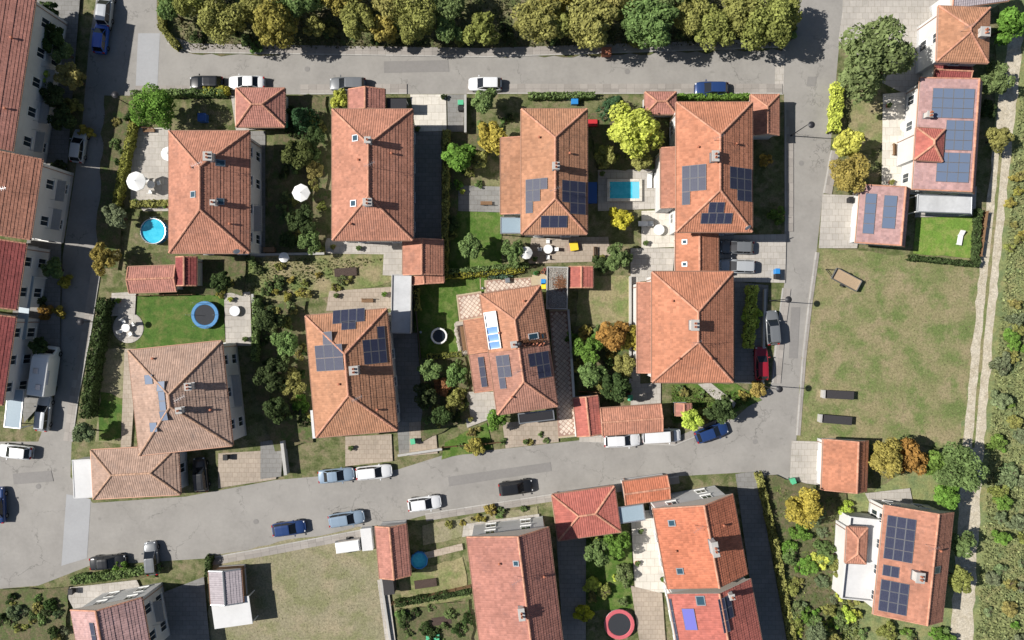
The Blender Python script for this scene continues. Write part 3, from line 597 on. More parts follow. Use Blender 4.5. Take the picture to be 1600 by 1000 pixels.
def motorhome(px, py, ang, label):
    root = empty('motorhome', W(px, py, 1.5).xy.to_3d()+Vector((0, 0, 0.03)), R(ang)); tag(root, label, 'motorhome')
    b = MB()
    def ring(x, hw, z0, z1, r): return [(x, hw, z0), (x, hw, z1-r), (x, hw-r*.3, z1-r*.3), (x, hw-r, z1), (x, -hw+r, z1), (x, -hw+r*.3, z1-r*.3), (x, -hw, z1-r), (x, -hw, z0)]
    loft(b, [(-3.1, 1.05, .6, 2.6, .2), (-3.0, 1.12, .5, 2.78, .15), (1.0, 1.12, .5, 2.8, .15), (1.8, 1.1, .5, 2.78, .2), (2.2, 1.0, 1.7, 2.55, .25), (2.35, .85, 1.8, 2.2, .2)], ring); b.build('body', MATS['canvas_white'], root)
    c = MB(); loft(c, [(1.5, .98, .35, 1.75, .2), (2.3, .96, .35, 1.65, .25), (2.8, .92, .35, 1.15, .2), (3.2, .75, .4, .95, .15)], ring); c.build('cab', MATS['canvas_white'], root)
    g = MB(); g.add([(2.32, -.75, 1.6), (2.32, .75, 1.6), (2.82, .8, 1.14), (2.82, -.8, 1.14)], [(0,3,2,1)]); o = g.build('windscreen', MATS['car_glass'], root, (.03, 0, .03))
    for x, y in ((-1.9, -.3), (.1, .25)):
        h = MB(); h.bbox(-.35, -.35, 0, .35, .35, .12, .05); h.build('roof_hatch', MATS['alu'], root, (x, y, 2.79))
    h = MB(); h.box(-.9, -.05, 0, .9, .12, .1); h.build('awning_case', MATS['alu'], root, (-.6, -1.22, 2.45))
    for sx in (-1.7, 2.3):
        for sy in (-1, 1): wheel_at(root, sx, sy*.92, .34)
    return root
def trailer(px, py, ang, label, L=3.4, wd=1.5, m='wood_pale', hood=None):
    root = empty('trailer', W(px, py, .6).xy.to_3d()+Vector((0, 0, 0.03)), R(ang)); tag(root, label, 'trailer'); b = MB()
    b.box(-L/2, -wd/2, .5, L/2, wd/2, .56)
    b.build('bed', MATS[m], root)
    s = MB(); s.box(-L/2, -wd/2-.03, .45, L/2, -wd/2, .85); s.box(-L/2, wd/2, .45, L/2, wd/2+.03, .85); s.box(-L/2-.03, -wd/2, .45, -L/2, wd/2, .85); s.box(L/2, -wd/2, .45, L/2+.03, wd/2, .85); s.build('side_wall', MATS['metal_grey'], root)
    d = MB(); d.tube((L/2, -.5, .45), (L/2+1.1, 0, .45), .04); d.tube((L/2, .5, .45), (L/2+1.1, 0, .45), .04); d.tube((L/2+1.0, 0, .45), (L/2+1.0, 0, 0), .03); d.build('drawbar', MATS['dark_metal'], root)
    for sy in (-1, 1): wheel_at(root, 0, sy*(wd/2+.12), .3)
    if hood:
        h = MB(); h.bbox(-L/2+.05, -wd/2+.05, .86, L/2-.05, wd/2-.05, 1.3, .12); h.build('cover', MATS[hood], root)
    return root
# ---------------------------------------------------------------- garden things and street furniture
def parasol(px, py, rp, label, m='canvas_white', n=8, h=2.4):
    r = rp/PPM; root = empty('parasol', W(px, py, h).xy.to_3d()); tag(root, label, 'parasol'); c = MB(); vs_ = [(0, 0, h+.35)]; fs = []
    for i in range(n*2):
        a = math.pi*i/n; rr = r if i % 2 == 0 else r*.95; vs_.append((rr*math.cos(a), rr*math.sin(a), h-.1+(0 if i % 2 == 0 else .03)))
    for i in range(n*2): fs.append((0, 1+i, 1+(i+1) % (2*n)))
    for i in range(n*2): vs_.append((vs_[1+i][0], vs_[1+i][1], vs_[1+i][2]-.14))
    for i in range(n*2): k = (i+1) % (2*n); fs.append((1+i, 1+2*n+i, 1+2*n+k, 1+k))
    c.add(vs_, fs); c.build('canopy', MATS[m], root); p = MB(); p.tube((0, 0, 0), (0, 0, h+.42), .03, n=8); p.lathe([(.3, 0), (.3, .07), (.05, .1)], 14, 0, cap0=True); p.build('pole', MATS['alu'], root)
    for i in range(n):
        a = 2*math.pi*i/n; q = MB(); q.tube((0, 0, h+.28), (r*.97*math.cos(a), r*.97*math.sin(a), h-.13), .012, n=4); q.build('rib', MATS['alu'], root)
    return root
def roundpool(px, py, rp, label, h=0.9, water='pool_water', wall='pool_wall', rim='alu', rimw=0.1, ladder=True, name='round_pool', cat='pool'):
    r = rp/PPM; root = empty(name, W(px, py, h).xy.to_3d()); tag(root, label, cat); n = 24
    b = MB(); b.lathe([(r-.05, 0.01), (r-.04, h-.06), (r-.09, h-.06), (r-.1, .1)], n, 0, cap0=True); b.build('wall', MATS[wall], root)
    q = MB(); q.lathe([(r-rimw, h-.05), (r-rimw*.9, h+.02), (r-.02, h+.03), (r+.02, h-.02), (r, h-.07)], n); q.build('rim', MATS[rim], root)
    w = MB(); w.lathe([(r-.07, h-.16)], n, 0, cap1=True); w.build('water', MATS[water], root)
    for i in range(8):
        a = 2*math.pi*i/8+.2; p = MB(); p.box(-.04, -.03, 0, .04, .03, h-.07); p.build('post', MATS[rim], root, ((r+.03)*math.cos(a), (r+.03)*math.sin(a), 0), a)
    if ladder:
        l = MB()
        for s in (-.22, .22): l.tube((s, r+.35, 0.02), (s, r+.05, h+.35), .022); l.tube((s, r-.3, .1), (s, r+.05, h+.35), .022)
        for k in range(3): l.tube((-.22, r+.28-.09*k, .22+.3*k), (.22, r+.28-.09*k, .22+.3*k), .02)
        l.build('ladder', MATS['alu'], root)
    return root
def rectpool(px, py, w, d, label):
    root = empty('swimming_pool', W(px, py)); tag(root, label, 'pool'); a, b = w/PPM/2, d/PPM/2; z = nextz()+0.12
    c = MB(); t = .35
    c.bbox(-a-t, -b-t, 0, -a, b+t, z, .02); c.bbox(a, -b-t, 0, a+t, b+t, z, .02); c.bbox(-a, -b-t, 0, a, -b, z-.002, .02); c.bbox(-a, b, 0, a, b+t, z-.002, .02); c.build('coping', MATS['white_paving'], root)
    q = MB(); q.box(-a, -b, 0.0, a, b, z-.07); q.build('water', MATS['pool_water'], root)
    s = MB(); s.box(a-.9, -b, 0.01, a, b, z-.055); o = s.build('shallow_step', MATS['pool_step'], root)
    l = MB()
    for y in (-.25, .25): l.tube((-a+.02, y, z-.1), (-a+.02, y, z+.7), .022); l.tube((-a+.02, y, z+.7), (-a-.4, y, z), .022)
    l.build('ladder', MATS['alu'], root); return root
def trampoline(px, py, rp, label, pad='tramp_pad', net=True):
    r = rp/PPM; root = empty('trampoline', W(px, py, .8).xy.to_3d()); tag(root, label, 'trampoline'); n = 24
    m = MB(); m.lathe([(r*.78, .76)], n, 0, cap1=True); m.build('mat', MATS['net_black'], root); p = MB(); p.lathe([(r*.76, .78), (r*.8, .82), (r, .82), (r*1.02, .76)], n); p.build('pad', MATS[pad], root)
    f = MB(); f.lathe([(r, .72), (r*1.03, .70), (r, .68), (r*.97, .70), (r, .72)], n); f.build('frame', MATS['metal_grey'], root)
    for i in range(6):
        a = i*math.pi/3; l = MB(); l.tube((r*math.cos(a), r*math.sin(a), 0), (r*math.cos(a), r*math.sin(a), 2.4 if net else .7), .025); l.build('leg', MATS['metal_grey'], root)
    return root
def table(px, py, label, r=0.55, m='white_plastic', chairs=4, rot=0.0):
    root = empty('garden_table', W(px, py), rot); tag(root, label, 'table'); t = MB(); t.lathe([(r-.02, .68), (r, .7), (r, .72), (r-.02, .74)], 18, 0, cap0=True, cap1=True); t.build('table_top', MATS[m], root)
    for i in range(4):
        a = i*math.pi/2+.78; l = MB(); l.tube((r*.75*math.cos(a), r*.75*math.sin(a), 0), (r*.6*math.cos(a), r*.6*math.sin(a), .69), .025); l.build('leg', MATS[m], root)
_ch = []
def chair(px, py, ang, label, m='white_plastic', group=None):
    if not _ch:
        r = empty('garden_chair', (0, 0, 0)); _ch.append(r)
        s = MB(); s.bbox(-.24, -.24, .41, .24, .24, .46, .02); s.build('seat', MATS[m], r); b = MB(); b.add([(-.25, -.23, .46), (-.2, -.23, .46), (-.3, -.23, .9), (-.34, -.23, .9), (-.25, .23, .46), (-.2, .23, .46), (-.3, .23, .9), (-.34, .23, .9)], [(3,2,1,0), (4,5,6,7), (0,1,5,4), (1,2,6,5), (2,3,7,6), (3,0,4,7)]); b.build('backrest', MATS[m], r)
        for x in (-.2, .2):
            for y in (-.2, .2): l = MB(); l.tube((x*1.1, y*1.1, 0), (x, y, .42), .02); l.build('leg', MATS[m], r)
    else: r = copy_tree(_ch[0])
    r.location = W(px, py); r.rotation_euler = (0, 0, R(ang)); tag(r, label, 'chair', group); return r
def pot(px, py, label, r=0.25, h=0.4, m='terracotta', plant=None, name='plant_pot'):
    root = empty(name, W(px, py, h).xy.to_3d()+Vector((0, 0, .02))); tag(root, label, 'pot'); b = MB(); b.lathe([(r*.7, 0), (r*.95, h*.85), (r*1.05, h*.86), (r*1.05, h), (r*.9, h), (r*.85, h*.85)], 14, 0, cap0=True); b.build('pot', MATS[m], root)
    s = MB(); s.lathe([(r*.86, h*.88)], 14, 0, cap1=True); s.build('soil', MATS['soil'], root)
    if plant: c = link('plant', CR['small'][0], root, (0, 0, h*.7), 0, (r*1.5, r*1.5, r*1.6)); c.color = (*plant, 1)
    return root
def garden_wall(pts, label, h=1.2, w=0.2, m='cream_wall', cope='concrete', name='garden_wall', cat='wall'):
    P = [W(*p, h).to_2d() for p in pts]; o = P[0].to_3d(); P = [p-P[0] for p in P]; root = empty(name, o); tag(root, label, cat); mb = MB(); cb = MB()
    for a, b in zip(P[:-1], P[1:]):
        d = (b-a).normalized(); q = Vector((-d.y, d.x))
        for M, z0, z1, ww, ex in ((mb, 0, h-.07, w, 0.0), (cb, h-.07, h, w+.1, .05)):
            vv = []
            for z in (z0, z1): vv += [(*(a-d*ex-q*ww/2), z), (*(b+d*ex-q*ww/2), z), (*(b+d*ex+q*ww/2), z), (*(a-d*ex+q*ww/2), z)]
            M.add(vv, [(3,2,1,0), (4,5,6,7), (0,1,5,4), (1,2,6,5), (2,3,7,6), (3,0,4,7)])
    mb.build('wall', MATS[m], root); cb.build('coping', MATS[cope], root); return root
def fence(pts, label, h=1.6, m='wood', name='garden_fence'):
    P = [W(*p, h).to_2d() for p in pts]; o = P[0].to_3d(); P = [p-P[0] for p in P]; root = empty(name, o); tag(root, label, 'fence')
    post = MB(); post.box(-.05, -.05, 0, .05, .05, h+.08); pm = post.mesh('post', MATS[m]); cache = {}
    for a, b in zip(P[:-1], P[1:]):
        L = (b-a).length; n = max(1, round(L/2.0)); s = L/n; rz = math.atan2((b-a).y, (b-a).x)
        for i in range(n+1): q = a.lerp(b, i/n); link('post', pm, root, (q.x, q.y, 0), rz)
        bd = MB(); bd.box(.06, -.012, 0, s-.06, .012, .155); bm = bd.mesh('board', MATS[m]); nb = int(h/.17)
        for i in range(n):
            q = a.lerp(b, i/n)
            for k in range(nb): link('board', bm, root, (q.x, q.y, .06+k*.17), rz)
    return root
_lamp = []
def street_lamp(px, py, label, group='street lamps along the kerbs', h=5.2):
    if not _lamp:
        r = empty('street_lamp', (0, 0, 0)); _lamp.append(r); p = MB(); p.lathe([(.12, 0), (.12, .35), (.07, .4), (.045, h)], 10, 0, cap1=True); p.build('pole', MATS['dark_metal'], r)
        a = MB(); a.tube((0, 0, h-.1), (.5, 0, h+.05), .03); a.build('arm', MATS['dark_metal'], r); d = MB(); d.lathe([(.06, h+.22), (.2, h+.18), (.42, h+.04), (.42, h), (.05, h+.02)], 16, 0, (.5, 0), cap0=True); s = d.build('lamp_shade', MATS['dark_metal'], r)
        g = MB(); g.lathe([(.2, h+.005), (.12, h-.1), (.03, h-.13)], 12, 0, (.5, 0), cap1=True); g.build('globe', MATS['headlight'], s)
    else: r = copy_tree(_lamp[0])
    r.location = W(px, py, h).xy.to_3d()-Vector((.5, 0, 0)); tag(r, label, 'street lamp', group); return r
def bin_(px, py, label, m, rot=0, lid=None):
    root = empty('wheeled_bin', W(px, py, 1).xy.to_3d()+Vector((0, 0, .02)), R(rot)); tag(root, label, 'bin'); b = MB(); b.add([(-.24, -.28, .08), (.24, -.28, .08), (.24, .26, .08), (-.24, .26, .08), (-.29, -.34, .98), (.29, -.34, .98), (.29, .34, .98), (-.29, .34, .98)], [(3,2,1,0), (4,5,6,7), (0,1,5,4), (1,2,6,5), (2,3,7,6), (3,0,4,7)]); b.build('body', MATS[m], root)
    l = MB(); l.bbox(-.31, -.36, .985, .31, .38, 1.06, .03); l.build('lid', MATS[lid or m], root)
    for s in (-1, 1): w = MB(); w.tube((s*.2-.03, .26, .1), (s*.2+.03, .26, .1), .1, n=10); w.build('wheel', MATS['tyre'], root)
def boxy(name, label, cat, px, py, w, d, h, m, rot=0, top=None, lid=0.05):
    root = empty(name, W(px, py, h).xy.to_3d()+Vector((0, 0, .02)), R(rot)); tag(root, label, cat); a, b = M_(w, h)/2, M_(d, h)/2; q = MB(); q.box(-a, -b, 0, a, b, h-lid); q.build('body', MATS[m], root); t = MB(); t.bbox(-a-.04, -b-.04, h-lid+.001, a+.04, b+.04, h, .02); t.build('lid', MATS[top or m], root); return root
mat('white_plastic', (0.75, 0.75, 0.74), rough=0.5, var=0.05); mat('pool_step', (0.16, 0.52, 0.66), rough=0.1, var=0.05)
# ---------------------------------------------------------------- the setting: ground, streets, lawns, paved patches
g = MB(); g.add([(-400, -400, 0), (400, -400, 0), (400, 400, 0), (-400, 400, 0)], [(0, 1, 2, 3)]); g.build('ground', MATS['earth'], loc=(0, 0, -0.004))['kind'] = 'structure'
sheet('road', [(160, -60), (245, -60), (245, 30), (262, 66), (300, 80), (1222, 72), (1240, 60), (1255, -60), (1340, -60), (1312, 60), (1304, 150), (1296, 250), (1284, 320), (1276, 392), (1262, 480),
               (1254, 560), (1244, 690), (1240, 760), (1165, 738), (1060, 744), (850, 774), (700, 796), (590, 824), (420, 856), (330, 872), (140, 884), (60, 915), (-60, 925), (-60, 690), (60, 690), (92, 600), (98, 400), (128, 200), (140, 60)], 'asphalt')
for pts in ([(205, 148), (1225, 146), (1226, 440), (1212, 520), (1204, 604), (1150, 652), (1055, 694), (905, 688), (690, 712), (620, 734), (430, 750), (290, 776), (145, 786), (110, 745), (112, 690), (122, 620), (142, 520), (163, 390), (182, 260)],):
    sheet('garden_ground', pts, 'earth')
sheet('forecourt', [(1320, -60), (1480, -60), (1472, 60), (1452, 100), (1420, 150), (1360, 120), (1310, 62), (1316, 20)], 'pale_paving')
sheet('crossing', [(216, 52), (250, 52), (246, 136), (212, 136)], 'crossing_paving'); sheet('crossing', [(104, 772), (142, 780), (136, 872), (96, 884)], 'crossing_paving'); sheet('crossing', [(1212, 84), (1226, 84), (1224, 148), (1210, 148)], 'pale_paving')
sheet('road_repair', [(600, 96), (700, 94), (702, 112), (600, 114)], 'asphalt_patch'); sheet('road_repair', [(700, 745), (860, 722), (862, 736), (702, 760)], 'asphalt_patch'); sheet('road_repair', [(1236, 480), (1250, 480), (1246, 560), (1232, 560)], 'asphalt_patch')
sheet('road_repair', [(1262, 120), (1276, 120), (1274, 135), (1260, 135)], 'asphalt_patch'); sheet('road_repair', [(20, 740), (80, 735), (84, 752), (22, 757)], 'asphalt_patch')
sheet('road_verge', [(262, 60), (1225, 55), (1222, 78), (1000, 84), (760, 88), (600, 82), (300, 86)], 'garden_bed', 0.35)
sheet('field', [(1280, 386), (1430, 402), (1548, 402), (1512, 700), (1245, 690), (1255, 560), (1264, 480)], 'dry_meadow', 0.25)
sheet('field', [(322, 870), (420, 850), (590, 820), (600, 900), (612, 1060), (330, 1060)], 'dry_field', 0.25)
sheet('scrubland', [(1560, -60), (1700, -60), (1700, 1060), (1210, 1060), (1190, 760), (1240, 750), (1360, 770), (1500, 690), (1545, 400)], 'scrub_ground', 0.3)
sheet('dirt_track', [(1598, 60), (1578, 250), (1563, 400), (1549, 560), (1537, 700), (1527, 860), (1515, 1060), (1482, 1060), (1492, 860), (1504, 700), (1516, 560), (1532, 400), (1550, 250), (1568, 100), (1584, 40)], 'dirt_track', 0.2)
sheet('track_verge', [(1569, 200), (1550, 400), (1535, 560), (1522, 700), (1518, 700), (1530, 560), (1545, 400), (1565, 200)], 'dry_meadow', 0.08)
# lawns
sheet('lawn', [(645, 438), (700, 426), (762, 423), (760, 455), (714, 460), (716, 500), (724, 556), (655, 562), (645, 490)], 'lawn_green')
sheet('lawn', [(214, 462), (350, 458), (352, 530), (300, 540), (212, 548)], 'lawn_deep', 0.1); sheet('lawn', [(1432, 332), (1530, 328), (1526, 404), (1426, 396)], 'lawn_bright', 0.08)
sheet('lawn', [(700, 300), (785, 330), (784, 420), (695, 425)], 'lawn_green', 0.15); sheet('lawn', [(905, 430), (1000, 432), (985, 500), (900, 510)], 'dry_meadow', 0.2)
sheet('lawn', [(385, 402), (520, 396), (620, 400), (612, 440), (520, 465), (400, 470), (310, 460)], 'dry_meadow', 0.2); sheet('lawn', [(620, 900), (722, 870), (735, 930), (630, 960)], 'dry_meadow', 0.15)
sheet('lawn', [(660, 820), (840, 790), (842, 815), (722, 838), (660, 852)], 'dry_field', 0.15); sheet('lawn', [(915, 840), (985, 836), (990, 950), (915, 955)], 'lawn_green', 0.15)
sheet('lawn', [(1330, 150), (1390, 150), (1385, 230), (1322, 240)], 'dry_meadow', 0.15); sheet('lawn', [(1048, 600), (1150, 600), (1190, 625), (1120, 655), (1050, 660)], 'lawn_green', 0.15); sheet('lawn', [(695, 690), (760, 660), (770, 700), (690, 718)], 'lawn_green', 0.15)
sheet('lawn', [(165, 545), (205, 545), (205, 695), (150, 690)], 'dry_field', 0.1); sheet('lawn', [(158, 610), (200, 625), (200, 685), (155, 688)], 'lawn_deep', 0.2)
# paved patches
PV = [('patio', 'pale_paving', [(206, 200), (266, 200), (266, 330), (225, 330), (205, 312)]), ('driveway', 'white_paving', [(641, 148), (697, 148), (698, 205), (650, 206)]), ('driveway', 'grey_paving', [(699, 148), (726, 148), (724, 206), (700, 206)]),
      ('patio', 'pale_paving', [(505, 372), (632, 376), (632, 398), (505, 396)]), ('patio', 'pale_paving', [(600, 395), (630, 395), (632, 432), (598, 430)]), ('path', 'grey_paving', [(392, 205), (415, 205), (415, 402), (392, 402)]), ('patio', 'grey_paving', [(648, 206), (690, 206), (690, 376), (648, 376)]),
      ('pool_terrace', 'pale_paving', [(934, 266), (1036, 264), (1036, 326), (934, 330)]), ('patio', 'white_paving', [(1002, 330), (1056, 328), (1056, 386), (1002, 388)]), ('path', 'pale_paving', [(985, 388), (1054, 388), (1050, 436), (1000, 440), (1000, 610), (985, 610)]),
      ('patio', 'beige_paving', [(830, 372), (950, 370), (955, 408), (825, 412)]), ('patio', 'grey_paving', [(716, 290), (782, 292), (782, 332), (716, 330)]), ('driveway', 'pale_paving', [(1124, 368), (1228, 366), (1226, 442), (1146, 440), (1124, 428)]),
      ('path', 'grey_paving', [(1147, 440), (1200, 446), (1192, 600), (1147, 598)]), ('driveway', 'pale_paving', [(985, 600), (1032, 598), (1032, 634), (985, 634)]), ('path', 'pale_paving', [(1090, 600), (1110, 598), (1150, 630), (1140, 644)]),
      ('patio', 'beige_paving', [(515, 455), (614, 448), (614, 482), (510, 486)]), ('driveway', 'grey_paving', [(612, 520), (652, 520), (664, 704), (624, 712)]), ('driveway', 'beige_paving', [(540, 682), (612, 678), (614, 720), (540, 728)]), ('patio', 'beige_paving', [(640, 660), (680, 656), (684, 708), (640, 712)]),
      ('patio', 'pale_paving', [(722, 612), (772, 612), (782, 648), (730, 668)]), ('driveway', 'beige_paving', [(785, 660), (870, 655), (873, 690), (790, 700)]), ('patio', 'pale_paving', [(176, 458), (214, 456), (212, 492), (172, 494)]), ('patio', 'pale_paving', [(351, 458), (392, 456), (394, 540), (354, 540)]),
      ('path', 'beige_paving', [(196, 545), (216, 545), (206, 700), (190, 700)]), ('driveway', 'beige_paving', [(342, 708), (440, 702), (432, 748), (342, 762)]), ('driveway', 'grey_paving', [(408, 690), (444, 684), (440, 744), (408, 748)]), ('patio', 'white_paving', [(985, 800), (1044, 792), (1048, 924), (992, 926)]),
      ('path', 'beige_paving', [(985, 914), (1034, 926), (1040, 1010), (1000, 1010)]), ('terrace', 'white_paving', [(1378, 148), (1442, 142), (1436, 296), (1376, 296)]), ('driveway', 'pale_paving', [(1284, 304), (1344, 306), (1338, 388), (1278, 388)]), ('driveway', 'pale_paving', [(1236, 688), (1290, 690), (1288, 766), (1232, 764)]),
      ('path', 'pale_paving', [(1350, 770), (1420, 762), (1425, 786), (1360, 790)]), ('terrace', 'pale_paving', [(1428, 298), (1524, 292), (1522, 338), (1428, 340)]), ('driveway', 'pale_paving', [(100, 918), (215, 905), (232, 940), (120, 956)]), ('path', 'pale_paving', [(590, 905), (606, 905), (620, 1010), (604, 1010)]),
      ('path', 'pale_paving', [(725, 818), (842, 802), (845, 822), (722, 838)]), ('driveway', 'pale_paving', [(1450, 20), (1470, 20), (1466, 96), (1448, 96)]), ('driveway', 'pale_paving', [(445, 150), (452, 200), (370, 205), (362, 150)]), ('path', 'beige_paving', [(648, 866), (722, 848), (724, 858), (650, 876)]), ('driveway', 'pale_paving', [(905, 640), (945, 640), (945, 690), (905, 690)]),
      ('driveway', 'grey_paving', [(1148, 740), (1180, 735), (1230, 1010), (1185, 1010)]), ('driveway', 'grey_paving', [(242, 930), (320, 900), (330, 1010), (245, 1010)]), ('yard', 'grey_paving', [(35, -40), (130, -40), (98, 380), (95, 600), (40, 660), (20, 500), (60, 300)]), ('yard', 'grey_paving', [(868, 820), (915, 840), (915, 1010), (880, 1010)])]
for n_, m_, p_ in PV: sheet(n_, p_, m_)
for pts in ([(120, 906), (240, 886), (244, 900), (110, 912)], [(440, 150), (512, 150), (510, 396), (432, 400), (418, 300)], [(400, 480), (478, 470), (490, 690), (430, 705), (398, 600)], [(655, 562), (726, 558), (735, 650), (660, 690)], [(895, 510), (985, 510), (985, 612), (905, 612)],
            [(690, 210), (784, 210), (716, 290), (716, 330), (694, 424)], [(920, 180), (1050, 180), (1034, 264), (932, 266)], [(165, 150), (264, 150), (205, 200), (186, 420), (152, 420)], [(200, 400), (300, 392), (384, 400), (380, 460), (302, 460)], [(1195, 740), (1320, 770), (1312, 1000), (1240, 1010)], [(620, 950), (735, 935), (740, 1010), (625, 1010)],
            [(0, 920), (112, 915), (100, 1010), (0, 1010)], [(815, 418), (852, 417), (852, 433), (815, 437)]): sheet('planting_bed', pts, 'garden_bed', 0.25)
# raised walks with kerbs (the walk lies to the left of the line)
pavement([(1222, 147), (760, 147), (730, 147)], -1.3); pavement([(636, 147), (470, 148)], -1.3); pavement([(360, 149), (212, 150)], -1.3)
pavement([(204, 160), (182, 262), (163, 392), (143, 520), (124, 620), (114, 690)], -1.2); pavement([(262, 69), (300, 83), (760, 90), (1218, 75)], 1.2)
pavement([(1206, 598), (1213, 520), (1222, 450)], -1.1); pavement([(1226, 362), (1226, 160)], -1.1); pavement([(905, 690), (1055, 696), (1140, 660)], 1.0); pavement([(330, 870), (420, 854), (590, 822)], -1.1); pavement([(664, 802), (700, 796), (850, 773), (1060, 743)], -1.0)
pavement([(1298, 235), (1286, 302)], 1.1); pavement([(1274, 394), (1262, 480), (1253, 560), (1244, 680)], 0.5)

# ---------------------------------------------------------------- houses and outbuildings
h1 = house('house', 'orange hip-roofed house beside the round blue pool', 327, 300, 125, 190, 0, 5.8, 24, roof='roof_orange'); chimney(h1, 330, 247, .9, .9, 1.0); chimney(h1, 337, 318, .5, .5, .8, pots=1); skylight(h1, 302, 304, .8, .8); skylight(h1, 345, 315, .8, .8); skylight(h1, 345, 255, 1.0, .8)
house('garage', 'small hip-roofed garage opening on the long straight street', 407, 168, 76, 60, 0, 2.7, 24, axis='x', roof='roof_salmon', cat='garage', windows=False, garage_door='E')
house('outbuilding', 'low terracotta outbuilding next to the round blue pool', 238, 436, 75, 40, 2, 2.5, 16, 'gg', axis='x', roof='roof_salmon', cat='outbuilding', windows=False)
house('shed', 'small dark red shed against the low terracotta outbuilding', 291, 424, 32, 46, 0, 2.6, 20, 'gg', roof='roof_maroon', cat='shed', windows=False)
h2 = house('house', 'plain long hip-roofed house beside the pale concrete driveway', 582, 273, 125, 204, 0, 6.0, 24, roof='roof_orange'); chimney(h2, 577, 222, .6, .6, 1.0, pots=1); chimney(h2, 577, 318, .9, .7, 1.1); skylight(h2, 552, 318, .8, .8); skylight(h2, 555, 216, .8, .8)
house('garage', 'small gabled annex between the yellow-green bush and a dark flat canopy', 573, 156, 56, 34, 0, 2.8, 20, 'gg', roof='roof_salmon', cat='garage', windows=False)
flatroof('carport', 'dark flat canopy beside the pale concrete driveway', 620, 162, 30, 16, 0, 2.3, 'dark_metal', cat='carport', parapet=0, open_sides=True)
house('garage', 'gabled terracotta garage wedged between hedge and back lawn, ridge along its length', 661, 402, 62, 56, 0, 2.9, 22, 'gg', roof='roof_orange', cat='garage', windows=False)
h3 = house('house', 'tan roofed house with solar panels beside the yellow-orange tree', 866, 268, 102, 195, 0, 6.0, 23, roof='roof_tan'); chimney(h3, 868, 262, .7, .7, 1.1)
solar(h3, 821, 281, 855, 332, ['XXX', 'XX.', 'X..']); solar(h3, 878, 281, 915, 336, ['XXX', 'XXX', '.XX']); solar(h3, 845, 337, 886, 356, ['XXX'])
w3 = house('side_wing', 'lower tan roofed wing of the house beside the yellow-orange tree', 801, 275, 36, 120, 0, 4.4, 23, 'gg', ro=1.0, roof='roof_tan', cat='wing', windows=False)
flatroof('canopy', 'pale blue glass canopy at the foot of the tan wing', 799, 352, 34, 26, 0, 2.5, 'blue_glass_roof', cat='canopy', parapet=0.05, rim='alu', open_sides=True)
h4 = house('house', 'orange hip-roofed house with solar panels on three slopes beside the lime tree', 1116, 261, 118, 202, 0, 6.2, 24, roof='roof_warm'); chimney(h4, 1114, 247, .7, 1.1, 1.1, m='metal_grey')
solar(h4, 1065, 260, 1103, 318, ['XXX', 'XXX', 'X..']); solar(h4, 1140, 260, 1174, 316, ['XXX', 'XXX', '.XX']); solar(h4, 1096, 333, 1142, 350, ['XXXX']); solar(h4, 1108, 316, 1130, 333, ['XX'])
house('side_wing', 'narrow lower roof along the house with solar panels on three slopes', 1044, 278, 22, 95, 0, 4.6, 24, 'gg', ro=1.0, roof='roof_orange', cat='wing', windows=False)
house('garage', 'small salmon garage behind the lime tree', 1032, 161, 48, 34, 0, 2.7, 22, axis='x', roof='roof_salmon', cat='garage', windows=False)
house('garage', 'narrow terracotta garage at the street corner near the pale stop band', 1195, 180, 44, 64, 0, 2.8, 22, 'hg', roof='roof_orange', cat='garage', windows=False)
g45 = house('garage', 'link garage joining two large hip-roofed houses', 1089, 394, 66, 62, 0, 3.0, 20, 'gg', roof='roof_warm', cat='garage', windows=False, garage_door='E'); skylight(g45, 1069, 378, .6, .6); skylight(g45, 1069, 413, .6, .6)
h5 = house('house', 'orange hip-roofed house with a single chimney and no panels beside the grassy field', 1082, 511, 126, 172, 0, 6.2, 24, roof='roof_warm'); chimney(h5, 1082, 508, .8, 1.1, 1.2)
house('side_wing', 'narrow lower roof along the panel-free house beside the grassy field', 1007, 512, 22, 142, 0, 4.6, 24, 'gg', ro=1.0, roof='roof_orange', cat='wing', windows=False)
# the semi-detached pair in the middle
h6 = house('semi_detached_house', 'terracotta semi-detached house with glazed collectors and a blue roof window', 804, 499, 94, 92, 8.6, 5.8, 24, 'hp', roof='roof_middle', wall='cream_wall')
w6 = house('lean_to_wing', 'smooth orange lean-to wing beside the diamond-paved patio', 744.5, 525, 32, 54, 8.6, 3.6, 17, 'gp', ro=1.0, roof='roof_middle', wall='cream_wall', cat='wing', windows=False)
h6s = house('semi_detached_house', 'terracotta semi-detached house with dark solar panels beside the diamond-paved driveway', 817.5, 593, 94, 97, 8.0, 5.8, 24, 'ph', roof='roof_dusky', wall='cream_wall'); 
solar(h6s, 774, 556, 802, 606, ['XX', 'XX', 'X.']); solar(h6s, 825, 553, 862, 588, ['XXX', '.XX'])
w6s = house('lean_to_wing', 'lean-to wing carrying one narrow strip of solar panels', 754, 582, 32, 60, 8.0, 3.6, 17, 'pg', ro=1.0, roof='roof_dusky', wall='cream_wall', cat='wing', windows=False); solar(w6s, 746, 558, 762, 604, ['X', 'X', 'X'])
flatroof('porch', 'dark flat roof added as shade at the end of the semi-detached pair', 838, 651, 56, 16, 7, 2.6, 'dark_metal', cat='porch', parapet=0.06, rim='metal_grey', open_sides=True)  # added dark roof, stands in for the shade along the end wall
h7 = house('house', 'orange hip-roofed house with three solar arrays and a white canopy', 549, 583, 127, 190, 5, 6.0, 23, roof='roof_tan'); chimney(h7, 556, 578, .9, .9, 1.1)
